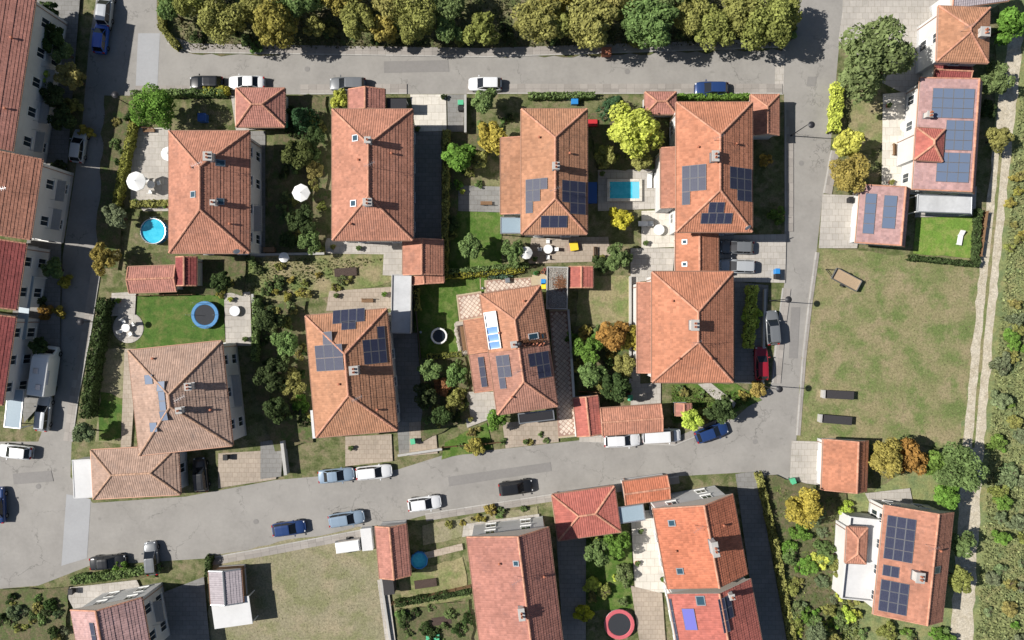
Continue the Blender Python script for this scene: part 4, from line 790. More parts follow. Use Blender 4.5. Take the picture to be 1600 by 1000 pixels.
solar(h7, 490, 520, 538, 578, ['.X.', 'XXX', 'XXX']); solar(h7, 566, 512, 606, 566, ['..X', 'XXX', 'XXX']); solar(h7, 520, 485, 570, 502, ['XXXX']); solar(h7, 534, 502, 556, 514, ['XX'])
flatroof('canopy', 'square white canopy against the corner of the tan roofed house', 500, 662, 27, 44, 5, 2.9, 'flat_roof_white', cat='canopy', parapet=0, open_sides=True)
h8 = house('house', 'brown hip-roofed house with a stepped row of pale panels', 282, 622, 146, 164, 6, 6.0, 22, roof='roof_brown', cap='ridge_tile_brown'); chimney(h8, 300, 603, .7, .7, 1.0); chimney(h8, 285, 640, .6, .6, .9, pots=1)
solar(h8, 246, 596, 266, 656, ['X', 'X', 'X', 'X'], glass='glare_panel'); solar(h8, 226, 586, 240, 600, ['X'], glass='glare_panel'); solar(h8, 234, 660, 249, 674, ['X'], glass='glare_panel')
house('annex', 'low brown hip-roofed annex at the street corner', 212, 738, 136, 76, 3, 3.0, 18, 'hh', axis='x', roof='roof_brown', cap='ridge_tile_brown', cat='annex')
flatroof('carport', 'bright white carport roof at the end of the brown annex', 129, 748, 30, 60, 3, 2.6, 'flat_roof_white', cat='carport', parapet=0.05, rim='flat_roof_white')
h9 = house('house', 'long salmon gabled house with a white end wall beside the small red shed', 806, 935, 128, 210, 7, 6.2, 21, 'gg', ro=0.25, roof='roof_salmon'); chimney(h9, 815, 955, .6, 1.3, 1.0); skylight(h9, 806, 880, .7, .7)
h10 = house('garage_block', 'broad red roofed garage block along the curving street', 916, 802, 98, 72, 8, 3.0, 14, 'hh', axis='x', roof='roof_red', cat='garage', windows=False)
house('garage', 'small bright orange garage next to the broad red garage block', 1010, 766, 72, 36, 8, 2.8, 16, 'gg', axis='x', roof='roof_vivid', cat='garage', windows=False)
flatroof('canopy', 'grey-blue glazed canopy tucked behind the red garage block', 985, 803, 44, 26, 8, 2.6, 'blue_glass_roof', cat='canopy', parapet=0.05, rim='alu', open_sides=True)
h11 = house('terraced_house', 'bright orange gabled house with a tall grey chimney and white end wall', 1094, 846, 126, 128, 10.5, 6.2, 22, 'gp', ro=0.15, roof='roof_vivid'); chimney(h11, 1112, 852, .6, 1.6, 1.6, m='grey_wall'); skylight(h11, 1049, 817, .8, .8); skylight(h11, 1062, 892, .8, .8)
h11s = house('terraced_house', 'red roofed terraced house with dark panel strips and a violet panel', 1120, 980, 130, 130, 10.5, 5.9, 22, 'pg', ro=0.1, roof='roof_red'); solar(h11s, 1044, 935, 1062, 1010, ['X', 'X', 'X', 'X']); solar(h11s, 1064, 950, 1090, 984, ['X'], 'hot_water_panel', 'violet_panel'); solar(h11s, 1120, 935, 1150, 980, ['XX', 'XX', 'X.'])
chimney(h11s, 1140, 928, .5, .5, 1.0, pots=1); skylight(h11s, 1094, 938, 1.0, 1.2)
h12 = house('house', 'gabled house with one long dark solar array and a white terrace', 1427, 880, 108, 172, -6, 4.6, 20, 'gg', ro=0.3, roof='roof_orange'); solar(h12, 1386, 804, 1424, 880, ['XXX']*4); solar(h12, 1379, 881, 1403, 903, ['XX']); solar(h12, 1376, 904, 1415, 962, ['XXX', 'XXX', 'XXX']); chimney(h12, 1430, 898, .9, 1.1, 1.1); skylight(h12, 1464, 890, 1.1, .9)
flatroof('terrace_wing', 'white flat-roofed terrace wing below the long dark solar array', 1345, 872, 52, 128, -6, 2.9, 'flat_roof_white', cat='terrace', parapet=0.5, rim='white_wall')
house('roof_kiosk', 'small square orange roof standing on the white terrace', 1338, 852, 32, 56, -3, 3.9, 14, 'hh', roof='roof_orange', cat='kiosk', windows=False)
house('garage', 'lone orange garage between white drive and orange tree', 1320, 727, 70, 80, -2, 2.9, 20, 'gg', ro=0.35, roof='roof_warm', cat='garage', windows=False, garage_door='W')
h13 = house('house', 'pink roofed house covered by one big grey solar field', 1480, 212, 96, 176, -4, 4.2, 12, 'gg', ro=0.75, roof='roof_pink'); solar(h13, 1457, 138, 1519, 186, ['XXXX', 'XXXX', 'XXXX'], glass='glare_panel'); solar(h13, 1478, 188, 1517, 236, ['XXX', 'XXX', 'XXX'], glass='glare_panel'); solar(h13, 1464, 238, 1512, 286, ['XXX', 'XXX', 'XXX'], glass='glare_panel'); chimney(h13, 1446, 182, .6, .6, 1.0)
house('dormer_tower', 'small red pyramid roof between white terrace and grey solar field', 1452, 226, 44, 50, -4, 5.0, 26, 'hh', roof='roof_red', cat='tower', windows=False)
h13g = house('garage', 'pink roofed garage with two blue solar strips beside the dry field', 1379, 337, 76, 92, -5, 3.0, 13, 'gg', ro=0.7, roof='roof_pink', cat='garage', windows=False, garage_door='W'); solar(h13g, 1352, 302, 1364, 366, ['X', 'X', 'X', 'X'], glass='glare_panel'); solar(h13g, 1381, 305, 1397, 358, ['X', 'X', 'X'], glass='glare_panel')
flatroof('veranda', 'grey flat veranda roof on the lawn side of the pink house', 1476, 319, 86, 28, -2, 2.6, 'flat_roof_pale', cat='veranda', parapet=0.05, rim='metal_grey', open_sides=True)
h14 = house('house', 'tan pyramid-roofed house with white strip beside the light forecourt', 1505, 54, 80, 86, -2, 5.4, 20, 'hh', roof='roof_tan'); chimney(h14, 1532, 54, 1.0, 1.0, .9)
house('outbuilding', 'low dark red roof between the tan house and the pink house', 1488, 111, 60, 26, -3, 3.0, 12, 'gg', axis='x', roof='roof_maroon', cat='outbuilding', windows=False)
house('house', 'slate blue roof behind the tan pyramid-roofed house', 1530, -8, 90, 30, 8, 4.5, 18, 'gg', axis='x', roof='roof_grey_tin', cat='house', windows=False)
h15 = house('house', 'pink and dark red gabled house with pale terrace near the junction', 174, 990, 112, 96, 10, 6.0, 22, 'gg', roof='roof_pink'); solar(h15, 140, 972, 154, 1012, ['X', 'X'])
# the row of tall houses along the left road
rA = house('row_house', 'long row house with bright terracotta roof shading the parked cars', -8, 108, 92, 246, -8.6, 7.2, 20, 'gp', roof='roof_salmon', wall='white_wall', floors=2)
rB = house('row_house', 'short row house with orange and dusky red roof beside the long row house', -2, 303, 118, 128, -8.6, 7.0, 20, 'gg', roof='roof_orange', wall='white_wall')
rC = house('row_house', 'shaded maroon roofed row house with a pale side wall', -22, 424, 112, 106, -8.6, 5.6, 18, 'gg', roof='roof_maroon', wall='white_wall')
rD = house('row_house', 'low dark red row house beside the parked motorhome', -40, 556, 110, 140, -8.6, 5.4, 18, 'gg', roof='roof_maroon', wall='white_wall')
flatroof('balcony_canopy', 'pale blue canopy strip along the maroon row house', 38, 480, 16, 100, -8, 3.0, 'blue_glass_roof', cat='canopy', parapet=0, open_sides=True)
flatroof('carport', 'pale blue carport roof next to the parked motorhome', 22, 638, 26, 62, -6, 2.8, 'blue_glass_roof', cat='carport', parapet=0.04, rim='alu', open_sides=True)
# sheds
sh = house('shed', 'grey tin-roofed shed at the edge of the mown field', 353, 917, 50, 54, 4, 2.6, 12, 'gg', roof='roof_grey_tin', wall='wood', cat='shed', windows=False, cap='metal_grey')
flatroof('canopy', 'white flat canopy in front of the grey tin-roofed shed', 362, 957, 60, 44, 8, 2.3, 'flat_roof_white', cat='canopy', parapet=0, open_sides=True)
house('shed', 'small red gabled shed at the corner of the mown field', 614, 861, 48, 82, 5, 2.8, 22, 'gg', roof='roof_salmon', cat='shed', windows=False)
house('shed', 'dusty red shed beside the gravel-topped garage', 908, 433, 36, 34, 0, 2.4, 12, 'gg', roof='roof_red', cat='shed', windows=False)
house('garage', 'terracotta garage next to the end of the diamond-paved driveway', 918, 650, 38, 62, 6, 2.8, 16, 'gg', roof='roof_red', cat='garage', windows=False)
house('garage', 'wide terracotta garage behind the two parked white cars', 987, 656, 96, 42, 4, 2.8, 16, 'gg', axis='x', roof='roof_orange', cat='garage', windows=False)
house('garden_shed', 'narrow two-tone terracotta shed in the corner of the round tub lawn', 667, 437, 52, 14, 4, 2.4, 12, 'gg', ro=-0.15, roof='roof_orange', wall='cream_wall', cat='shed', windows=False)
flatroof('garage', 'pale flat-roofed garage along the shaded side of the round tub lawn', 627, 475, 31, 92, -1, 2.8, 'flat_roof_pale', cat='garage')
house('small_porch', 'little orange roof above the garden door beside the dark green shrubs', 1068, 640, 24, 20, 0, 2.4, 16, 'gg', roof='roof_salmon', cat='porch', windows=False)
boxy('garden_store', 'small dark store box by the red gabled shed', 'box', 607, 916, 16, 26, 1.8, 'dark_timber', 6)

for hb_, pts_ in ((h1, 'a318,262 v300,262 v360,350 d372,392'), (h2, 'a582,262 v560,250 v612,240 v548,350'), (h3, 'a866,300 v842,215 v890,240'), (h4, 'a1116,220 v1090,230 v1150,225 d1165,355'), (h5, 'a1082,535 v1050,470 v1110,560 v1060,560'), (h6, 'v818,470 v780,520'), (h6s, 'a808,580 v800,620'), (h7, 'a563,620 v530,600 v590,640'), (h8, 'a292,620 v330,640 v240,560'), (h9, 'a808,900 v780,880 v850,900'), (h11, 'a1085,820 v1055,860 v1130,820'), (h12, 'a1445,850 v1468,860'), (h14, 'a1500,50'), (rA, 'v20,60 v10,170'), (rB, 'a18,300')):
    for s_ in pts_.split():
        x_, y_ = map(float, s_[1:].split(',')); {'a': aerial, 'v': vent, 'd': dish}[s_[0]](hb_, x_, y_)
for t_ in (.12, .32, .55, .78): balcony(rA, 1, t_, 2.9)
for t_ in (.3, .7): balcony(rB, 1, t_, 2.9)
balcony(h8, 1, .5, 2.9, 4.0, 1.0); balcony(h1, 1, .3, 2.9, 3.2, 1.0); balcony(h15, 1, .6, 2.9)
# ---------------------------------------------------------------- the middle property in detail
gr = flatroof('flat_garage', 'flat garage with gravel roof and rusty leaves', 870.5, 450, 33, 66, -1, 2.6, 'gravel', 'cream_wall', 'garage', 0.18, 'concrete')
rfo = [c for c in gr.children if c.name.startswith('roof')][0]; a, b = M_(33, 2.6)/2-.15, M_(66, 2.6)/2-.15
m = MB()
for i in range(2600): leafquad(m, Vector((random.uniform(-a, a), random.uniform(-b, b), 2.6+random.uniform(.005, .05))), rdir()*0.5+Vector((0, 0, 1)), random.uniform(.03, .075), random.random())
o = m.build('pebbles', MATS['pebble'], rfo); o['kind'] = 'stuff'
m = MB()
for i in range(900):
    x, y = random.gauss(.45, .42), random.gauss(.55, .5)
    if abs(x) < a and abs(y) < b: leafquad(m, Vector((x, y, 2.62+random.uniform(.01, .05))), rdir()*0.6+Vector((0, 0, 1)), random.uniform(.04, .1), random.random())
o = m.build('fallen_leaves', MATS['rust_leaf'], rfo); o['kind'] = 'stuff'
# five glazed collectors, each a shallow curved pane in a white tray, stacked down the roof
x0, y0 = on_house(h6, 766, 487); x1, y1 = on_house(h6, 772.5, 545); sx = M_(20, 7); n = 5; sy = abs(y0-y1)/n; xc = (x0+x1)/2
z0, f = slab_on(h6, xc, 0, 1, 1, 0, 0); cm = MB(); N_ = 6
for i in range(N_):
    v0, v1 = -sy/2+.05+(sy-.1)*i/N_, -sy/2+.05+(sy-.1)*(i+1)/N_; hz = lambda v: .12+.19*((v+sy/2)/sy)**2
    cm.add([f(-sx/2+.1, v0, hz(v0)), f(sx/2-.1, v0, hz(v0)), f(sx/2-.1, v1, hz(v1)), f(-sx/2+.1, v1, hz(v1))], [(0, 1, 2, 3)])
cme = cm.mesh('collector_glass', MATS['collector'], True); cmb = cm.mesh('collector_glare', MATS['collector_glare'], True); fm = MB()  # white version paints sun glare into the colour of the first two panes
def pl(x0_, ya, x1_, yb, l0, l1): fm.add([f(x0_, ya, l0), f(x1_, ya, l0), f(x1_, yb, l0), f(x0_, yb, l0), f(x0_, ya, l1), f(x1_, ya, l1), f(x1_, yb, l1), f(x0_, yb, l1)], [(3,2,1,0), (4,5,6,7), (0,1,5,4), (1,2,6,5), (2,3,7,6), (3,0,4,7)])
pl(-sx/2, -sy/2, sx/2, sy/2, .02, .09); pl(-sx/2, -sy/2, -sx/2+.1, sy/2, .091, .34); pl(sx/2-.1, -sy/2, sx/2, sy/2, .091, .34); pl(-sx/2+.1, -sy/2, sx/2-.1, -sy/2+.05, .091, .2); pl(-sx/2+.1, sy/2-.05, sx/2-.1, sy/2, .091, .335)
fme = fm.mesh('glazed_collector', MATS['frame_white'])
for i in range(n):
    y = max(y0, y1)-sy*(i+.5); z = h6.rz(xc, y); q = link('glazed_collector', fme, h6.root, (xc, y, z)); link('collector_glass' if i > 1 else 'collector_glare', cme if i > 1 else cmb, q)
skylight(h6, 833.5, 525.5, 1.25, .8, 'frame_white'); skylight(h6, 848, 525, .45, .7, 'frame_brown'); skylight(h6, 850, 534, .45, .45, 'frame_brown')
chimney(h6, 803, 538, .62, .62, .75, m='metal_grey', pots=1, label='pale grey metal-clad chimney')
# loose ridge tiles and a mat of dead leaves along the party wall
for i, px in enumerate((815, 820, 826, 832, 838, 844, 849)):
    x, y = on_house(h6, px, 541-px*.004+(i % 2)); z = h6.rz(x, y); t = MB(); t.tube((-.22, 0, .12), (.22, 0, .13), .12, .1, 7); o = t.build('loose_ridge_tile', MATS['terracotta'], h6.root, (x, y, z+.05), random.uniform(-.5, .9))
m = MB()
for i in range(700):
    px, py = random.gauss(827, 8), random.gauss(535, 2.3); x, y = on_house(h6, px, py)
    if abs(y) < h6.hd: leafquad(m, Vector((x, y, h6.rz(x, y)+random.uniform(.1, .2))), rdir()*.6+Vector((0, 0, 1)), random.uniform(.05, .11), random.random()*.5)
o = m.build('leaf_litter', MATS['rust_leaf'], h6.root); o['kind'] = 'stuff'
x, y = on_house(h6, 812, 537); m = MB(); m.lathe([(.16, -.2), (.16, .6), (.24, .62), (.24, .7), (.04, .82)], 12, 0, cap1=True); m.build('vent_pipe', MATS['dark_metal'], h6.root, (x, y, h6.rz(x, y)))
# diamond paving: pale square pavers set on the diagonal in brown joint strips, each area bounded by a tan band
def diamond(name, quad, side, inner, rot, label_border='tan_border', border=0.32):
    z = nextz(); Pq = [W(*p).to_2d() for p in quad]; o = sheet(name, quad, label_border); zz = nextz(); c = sum(Pq, Vector((0, 0)))/len(Pq); In = [p+(c-p).normalized()*border*1.3 for p in Pq]
    m = MB(); m.add([(*p, 0) for p in In][::-1] if False else [(*p, 0) for p in In], [tuple(range(len(In)))]); j = m.build('joints', MATS['paver_joint'], o, (0, 0, zz-o.location.z))
    d = MB(); ca, sa = math.cos(R(rot+45)), math.sin(R(rot+45)); L = 22
    n = int(L/side)
    for i in range(-n, n):
        for k in range(-n, n):
            u, v = i*side, k*side; x, y = c.x+u*ca-v*sa, c.y+u*sa+v*ca
            if not inpoly(x, y, In): continue
            hh = inner/2; vv = []
            for zc, s in ((0.001, 1.0), (.018, .94)):
                for du, dv in ((-hh, -hh), (hh, -hh), (hh, hh), (-hh, hh)): vv.append((x+(du*ca-dv*sa)*s, y+(du*sa+dv*ca)*s, zc))
            if not all(inpoly(p[0], p[1], In) for p in vv[:4]):
                vv = [( (p[0]-x)*.62+x, (p[1]-y)*.62+y, p[2]) for p in vv]
                if not all(inpoly(p[0], p[1], In) for p in vv[:4]): continue
            d.add(vv, [(4,5,6,7), (0,1,5,4), (1,2,6,5), (2,3,7,6), (3,0,4,7)], 0, random.random())
    q = d.build('pavers', MATS['paver_pale'], o, (0, 0, zz-o.location.z+.001)); q['kind'] = 'stuff'; return o
diamond('diamond_patio', [(713, 461), (752, 455), (757, 496), (718, 503)], .43, .375, 9, border=.2)
diamond('diamond_patio', [(757, 438), (832, 433), (834, 452), (757, 458)], .43, .375, 9, border=.2)
sheet('gravel_strip', [(831, 430), (855, 428), (855, 452), (833, 452)], 'tan_border')
diamond('diamond_driveway', [(858, 484), (888, 484), (900, 681), (872, 684)], .46, .40, 6, border=.16)
garden_wall([(893, 560), (900.5, 681)], 'pale wall with white coping along the diamond-paved driveway', .9, .22, 'cream_wall', 'frame_white')
garden_wall([(888, 484), (893, 560)], 'dark stretch of wall behind the leafy green bush on the driveway', 1.5, .18, 'grey_wall', 'concrete')
garden_wall([(873, 683), (900, 680.5)], 'low tan threshold kerb at the mouth of the diamond-paved driveway', .14, .2, 'tan_border', 'white_paving', 'threshold')
boxy('access_cover', 'white square access cover set in the diamond-paved driveway', 'cover', 884, 664, 7.5, 7.5, .12, 'white_paving', 5)
m = MB(); m.lathe([(.16, 0), (.16, .03), (.03, .035)], 12, 0, cap1=True); o = m.build('drain_cap', MATS['dark_metal'], loc=W(883, 677)+Vector((0, 0, .075))); tag(o, 'small dark round drain cap near the driveway mouth', 'drain')
m = MB(); m.tube((0, 0, 0.05), (0, 0, 2.9), .06); m.tube((0, 0, 2.9), (-.1, 1.1, 2.95), .06); o = m.build('drainpipe', MATS['pink_plastic'], loc=W(868, 619, 2.5).xy.to_3d()); tag(o, 'pinkish drainpipe on the wall beside the driveway', 'pipe')
roundpool(686, 525, 12.6, 'round hot tub with white rim and dark water on the shaded lawn', .85, 'dark_water', 'plastic_black', 'frame_white', .22, False, 'hot_tub', 'hot tub')
# rockery between lawn and lean-to wing
root = empty('rockery', W(718, 530)); tag(root, 'rockery of pale rough stones edging the lean-to wing', 'rockery'); bed = MB(); bed.box(-.1, -2.0, 0, .75, 2.0, .12); bed.build('soil', MATS['soil'], root, (.1, 0, 0), R(8))
for i in range(20):
    t = i/19; m = MB(); rr = random.uniform(.16, .3); vs_ = []; px = 712+t*7.5+random.uniform(-1, 1.2); py = 507+46*t
    prof = [(rr*.8, 0), (rr*1.0, rr*.5), (rr*.6, rr*.95), (rr*.12, rr*1.05)]; m.lathe(prof, 7, 0, cap0=True, cap1=True)
    m.v = [(x*random.uniform(.8, 1.2), y*random.uniform(.8, 1.2), z*random.uniform(.85, 1.15)) for x, y, z in m.v]; p = W(px, py)-root.location; m.build('stone', MATS['stone'], root, (p.x, p.y, 0.02), random.uniform(0, 6))
for i in range(4):
    m = MB(); m.lathe([(.3, 0), (.34, .2), (.2, .36), (.03, .4)], 7, 0, cap0=True); m.v = [(x*random.uniform(.8, 1.2), y*random.uniform(.8, 1.2), z) for x, y, z in m.v]; p = W(717+i*3.4, 552.5-i*.5)-root.location; m.build('stone', MATS['stone'], root, (p.x, p.y, .02))
p = W(713, 505)-root.location; m = MB(); m.bbox(-.5, -.3, 0, .5, .3, .3, .08); m.build('stone', MATS['stone'], root, (p.x+.5, p.y, .02), .2)
fp = MB()
for i in range(7): fp.box(-.26+i*.09, -1.75, .15, -.19+i*.09, 1.75, .2+.01*(i % 3), 0, random.random())
fp.build('firewood', MATS['wood'], root, (.55, -.05, 0), R(8))
hedge([(690, 431.5), (725, 429), (770, 425), (817, 421)], 9, 1.3, (.34, .33, .06), 'clipped yellow-green hedge along the top of the round tub lawn', 60, .11)
hedge([(763, 432), (783, 431), (800, 429)], 8, .8, (.10, .17, .11), 'low bluish green bed plants below the clipped yellow-green hedge', 60, .12, 'bed_planting', 'plants')
hedge([(649, 452), (652, 484)], 8, 1.5, (.30, .31, .10), 'narrow pale hedge between flat garage and shaded lawn', 60, .11)
hedge([(668, 558), (690, 556), (720, 553)], 8, .9, (.28, .30, .08), 'low ragged hedge closing the lawn behind the hot tub', 60, .11)
fence([(645, 448), (650, 500), (656, 560)], 'dark board fence along the shaded side of the hot tub lawn', 1.5, 'dark_timber')
tree(893, 527, 12, BRIGHT, 'bright leafy bush spilling over the driveway wall', 'small')
pot(837, 427, 'green plastic pot on the gravel strip', .26, .4, 'green_plastic', (.08, .2, .06)); pot(848, 425, 'tall red clay pot next to the black barrel', .25, .8, 'terracotta'); pot(851, 421, 'slim pink pot behind the black barrel', .18, .7, 'pink_plastic')
root = pot(855, 427, 'black barrel on the gravel roof edge', .3, .9, 'plastic_black', None, 'water_barrel'); root['category'] = 'barrel'
bin_(849, 440.5, 'bin with blue lid beside the gravel-topped garage', 'blue_plastic', 0); bin_(849.3, 447, 'bin with yellow lid beside the gravel-topped garage', 'yellow_plastic', 0)
boxy('barbecue', 'dark grey square barbecue on the diamond-paved patio', 'barbecue', 793, 438, 6.5, 6.5, .9, 'dark_metal', 8, 'metal_grey')
m = MB(); m.lathe([(.02, .3), (.14, .34), (.2, .46), (.14, .6), (.02, .65)], 12); m.tube((0, 0, 0), (0, 0, .34), .05, n=8); o = m.build('ball_lamp', MATS['alu'], loc=W(754.5, 450.5)+Vector((0, 0, .02)), smooth=True); tag(o, 'shiny silver garden ball at the patio corner', 'garden ball')
m = MB(); m.box(-.06, -.9, 0, .06, .9, .06); o = m.build('edging_board', MATS['wood_pale'], loc=W(750.5, 441)+Vector((0, 0, .03)), rz=.03); tag(o, 'pale edging board lying between lawn and diamond patio', 'board')
m = MB(); m.box(-1.3, -.05, 0, 1.3, .05, .2); o = m.build('edging_log', MATS['wood_pale'], loc=W(833, 421.5)+Vector((0, 0, .03)), rz=.05); tag(o, 'pale log bordering the dark planting bed', 'log')
m = MB(); m.lathe([(.02, 0), (.14, .02), (.16, .3), (.02, .34)], 8); o = m.build('ground_lamp', MATS['alu'], loc=W(657.5, 519)+Vector((0, 0, .03))); tag(o, 'small metal lamp in the deep shade of the hot tub lawn', 'lamp')
# ---------------------------------------------------------------- pools and garden things
roundpool(239, 361, 20, 'round blue garden pool beside the orange hip-roofed house', 1.0); rectpool(975, 298, 46, 26, 'turquoise rectangular pool on a pale terrace')
boxy('pool_cover_box', 'bright blue tarpaulin-covered stack next to the turquoise pool', 'tarpaulin', 925, 301, 15, 32, .7, 'tarp_blue'); roundpool(655, 876, 13, 'small light blue paddling pool behind the red gabled shed', .6, 'pool_water', 'blue_plastic', 'blue_plastic', .12, False, 'paddling_pool')
parasol(212, 283, 15, 'large white round parasol by the boundary hedge'); parasol(262, 240, 11, 'small white parasol against the house wall'); parasol(470, 301, 14, 'white square-ish parasol in the dark shrub garden', n=4)
tree(912, 960, 17, (.55, .50, .06), 'round yellow-green bush beside the long shaded wall', 'mid'); parasol(822, 395, 10, 'pale parasol over the beige patio', n=6); parasol(443, 402, 8, 'tiny white parasol behind the shaded garden trees', n=6)
trampoline(320, 492, 21, 'trampoline with blue pad on the deep green lawn'); trampoline(968, 976, 23, 'trampoline with pinkish red pad beside the round yellow-green bush', 'pink_plastic', False)
m = MB(); m.lathe([(24/PPM, 0), (24/PPM, .1), (24/PPM-.15, .12)], 28, 0, cap1=True); o = m.build('round_patio', MATS['pale_paving'], loc=W(201, 512)+Vector((0, 0, .03))); o['kind'] = 'structure'
table(201, 512, 'round white table on the circular patio'); 
for i in range(4): a = i*1.57+.5; chair(201+11*math.cos(a), 512-11*math.sin(a), math.degrees(a)+180, 'white garden chair around the table on the circular patio', group='chairs on the circular patio')
table(240, 290, 'round white table next to the large white parasol', .5)
for i in range(3): a = i*2.1+.3; chair(240+11*math.cos(a), 290-11*math.sin(a), math.degrees(a)+180, 'white garden chair around the table near the large parasol', group='chairs by the large parasol')
table(856, 390, 'white table on the beige patio behind the tan roofed house', .6)
for i in range(4): a = i*1.57; chair(856+12*math.cos(a), 390-12*math.sin(a), math.degrees(a)+180, 'white chair around the table on the beige patio', group='chairs on the beige patio')
table(370, 486, 'glass-grey table on the paved strip beside the trampoline', .7, 'alu'); table(1028, 360, 'white table on the white patio near the link garage', .7); table(1410, 200, 'white table on the bright terrace of the pink house', .7)
def lounger(px, py, ang, label, m='white_plastic', group=None):
    root = empty('sun_lounger', W(px, py)+Vector((0, 0, .03)), R(ang)); tag(root, label, 'lounger', group); b = MB(); b.bbox(-.95, -.32, .26, .35, .32, .36, .03); b.build('bed', MATS[m], root); h = MB(); h.add([(.36, -.32, .3), (.95, -.32, .62), (.95, .32, .62), (.36, .32, .3), (.36, -.32, .36), (.93, -.32, .7), (.93, .32, .7), (.36, .32, .36)], [(3,2,1,0), (4,5,6,7), (0,1,5,4), (1,2,6,5), (2,3,7,6), (3,0,4,7)]); h.build('backrest', MATS[m], root)
    for x in (-.85, .3):
        for y in (-.28, .28): l = MB(); l.box(-.025, -.025, 0, .025, .025, .27); l.build('leg', MATS[m], root, (x, y, 0))
lounger(1014, 283, 90, 'white sun lounger beside the turquoise pool', group='sun loungers by the pool'); lounger(1025, 283, 90, 'white sun lounger beside the turquoise pool', group='sun loungers by the pool'); lounger(1498, 372, 80, 'pale sun lounger on the bright lime lawn')
lounger(1008, 350, 0, 'pale sun lounger on the white patio beside the pool terrace'); lounger(1410, 255, 90, 'white sun lounger on the bright terrace of the pink house')
boxy('garden_bench_box', 'red cushion box in the shade next to the tan roofed house', 'box', 926, 192, 14, 10, .6, 'red_cloth'); boxy('storage_box', 'blue plastic storage box at the garden corner by the street', 'box', 898, 158, 10, 8, .8, 'blue_plastic'); boxy('storage_box', 'orange storage crate under the street trees', 'box', 948, 80, 14, 12, .8, 'terracotta'); boxy('storage_box', 'dark blue storage box in the shaded corner garden', 'box', 315, 183, 12, 12, 1.0, 'tarp_blue')
boxy('play_house', 'small red and yellow play crate on the beige patio', 'toy', 897, 385, 12, 12, .7, 'red_cloth', 10, 'yellow_plastic'); boxy('compost_bin', 'turquoise compost bin at the foot of the shaded garden', 'bin', 676, 1000, 20, 16, .8, 'green_plastic'); boxy('planter_box', 'long dark timber box on the dry field, nearer the trailer', 'planter', 1312, 617, 44, 12, .9, 'dark_timber', -3); boxy('planter_box', 'long dark timber box on the dry field, nearer the orange garage', 'planter', 1308, 656, 46, 12, .9, 'dark_timber', -5)
boxy('end_stone', 'pale concrete end block of the timber box nearer the trailer', 'block', 1289, 616, 5, 12, .9, 'concrete', -3); boxy('end_stone', 'pale concrete end block of the timber box nearer the orange garage', 'block', 1284, 654, 5, 12, .9, 'concrete', -5)
trailer(1322, 437, 152, 'grey and beige flat trailer parked askew on the dry field', 3.6, 1.5); trailer(545, 852, 8, 'white covered trailer beside the red gabled shed', 3.2, 1.5, hood='canvas_white'); boxy('water_tank', 'pale blue-white tank behind the white covered trailer', 'tank', 573, 843, 16, 34, 1.1, 'flat_roof_white', 6)
# ---------------------------------------------------------------- vehicles
WHT = (.78, .79, .80); SIL = (.42, .44, .46); BLK = (.015, .016, .018); NAV = (.02, .05, .16); GRY = (.16, .17, .18); RED = (.30, .015, .03); BLU = (.02, .10, .45); LBL = (.25, .33, .42)
car(164, 14, 84, SIL, 'suv', 'silver car in front of a blue car in the shaded roadside'); car(157, 57, 84, BLU, 'hatchback', 'bright blue car half in the shadow of the row houses'); car(122, 228, 82, SIL, 'hatchback', 'pale silver car next to the yellow roadside bush')
motorhome(70, 580, 82, 'large white motorhome parked beside the row houses'); car(67, 646, 84, SIL, 'estate', 'silver estate car parked behind the motorhome'); car(23, 706, 174, WHT, 'hatchback', 'white hatchback turning into the wide junction'); car(-4, 790, 92, NAV, 'saloon', 'dark blue car at the wide junction, cut by the edge')
car(322, 129, 180, BLK, 'hatchback', 'black hatchback at the hedge of the shaded corner garden'); car(385, 129, 180, WHT, 'saloon', 'white saloon parked in front of the small hip-roofed garage'); car(543, 131, 180, GRY, 'estate', 'charcoal estate car beside the gabled annex'); car(758, 131, 180, WHT, 'hatchback', 'white hatchback beside the dark garden entrance of the tan roofed house'); car(1112, 138, 180, NAV, 'hatchback', 'navy hatchback on the street behind the house with three solar slopes')
car(1152, 386, 178, GRY, 'hatchback', 'dark grey car in the shade of the double house driveway'); car(1152, 416, 178, SIL, 'estate', 'silver estate on the sunny part of the double house driveway'); car(1207, 512, 95, GRY, 'suv', 'grey car parked at the edge of the street beside the dry field'); car(1190, 568, 92, RED, 'hatchback', 'dark red car behind the grey car near the dry field')
car(525, 743, 6, LBL, 'saloon', 'grey-blue saloon facing the white car on the curving street'); car(584, 738, 6, WHT, 'estate', 'white estate car at the foot of the tan house driveway'); car(451, 826, 8, NAV, 'hatchback', 'navy car at the corner of the mown field'); car(541, 811, 9, LBL, 'estate', 'silver-blue car next to the white covered trailer'); car(663, 787, 8, WHT, 'hatchback', 'white hatchback beside the small red gabled shed'); car(806, 762, 8, BLK, 'suv', 'black car on the kerb next to the broad red garage block')
car(972, 688, 3, WHT, 'estate', 'white estate car in front of the wide terracotta garage'); car(1034, 681, 3, WHT, 'van', 'white van parked nose to tail with the white estate'); car(168, 879, 5, BLK, 'saloon', 'black saloon beside the hedge at the wide junction'); car(236, 873, 95, GRY, 'hatchback', 'grey car standing across the kerb by the wide junction hedge'); car(1112, 676, 20, NAV, 'hatchback', 'dark blue car under the shrubs at the street bend'); car(313, 742, 96, BLK, 'suv', 'black car in the shade beside the low brown annex')
for i, (x, y) in enumerate(((1268, 195), (1232, 468), (1218, 608), (180, 148), (126, 503))): street_lamp(x, y, ['street lamp with dark round shade near the big green tree', 'street lamp with dark round shade beside the grey car', 'street lamp with dark round shade near the street bend', 'street lamp with dark round shade by the hedge corner', 'street lamp with dark round shade near the motorhome'][i])
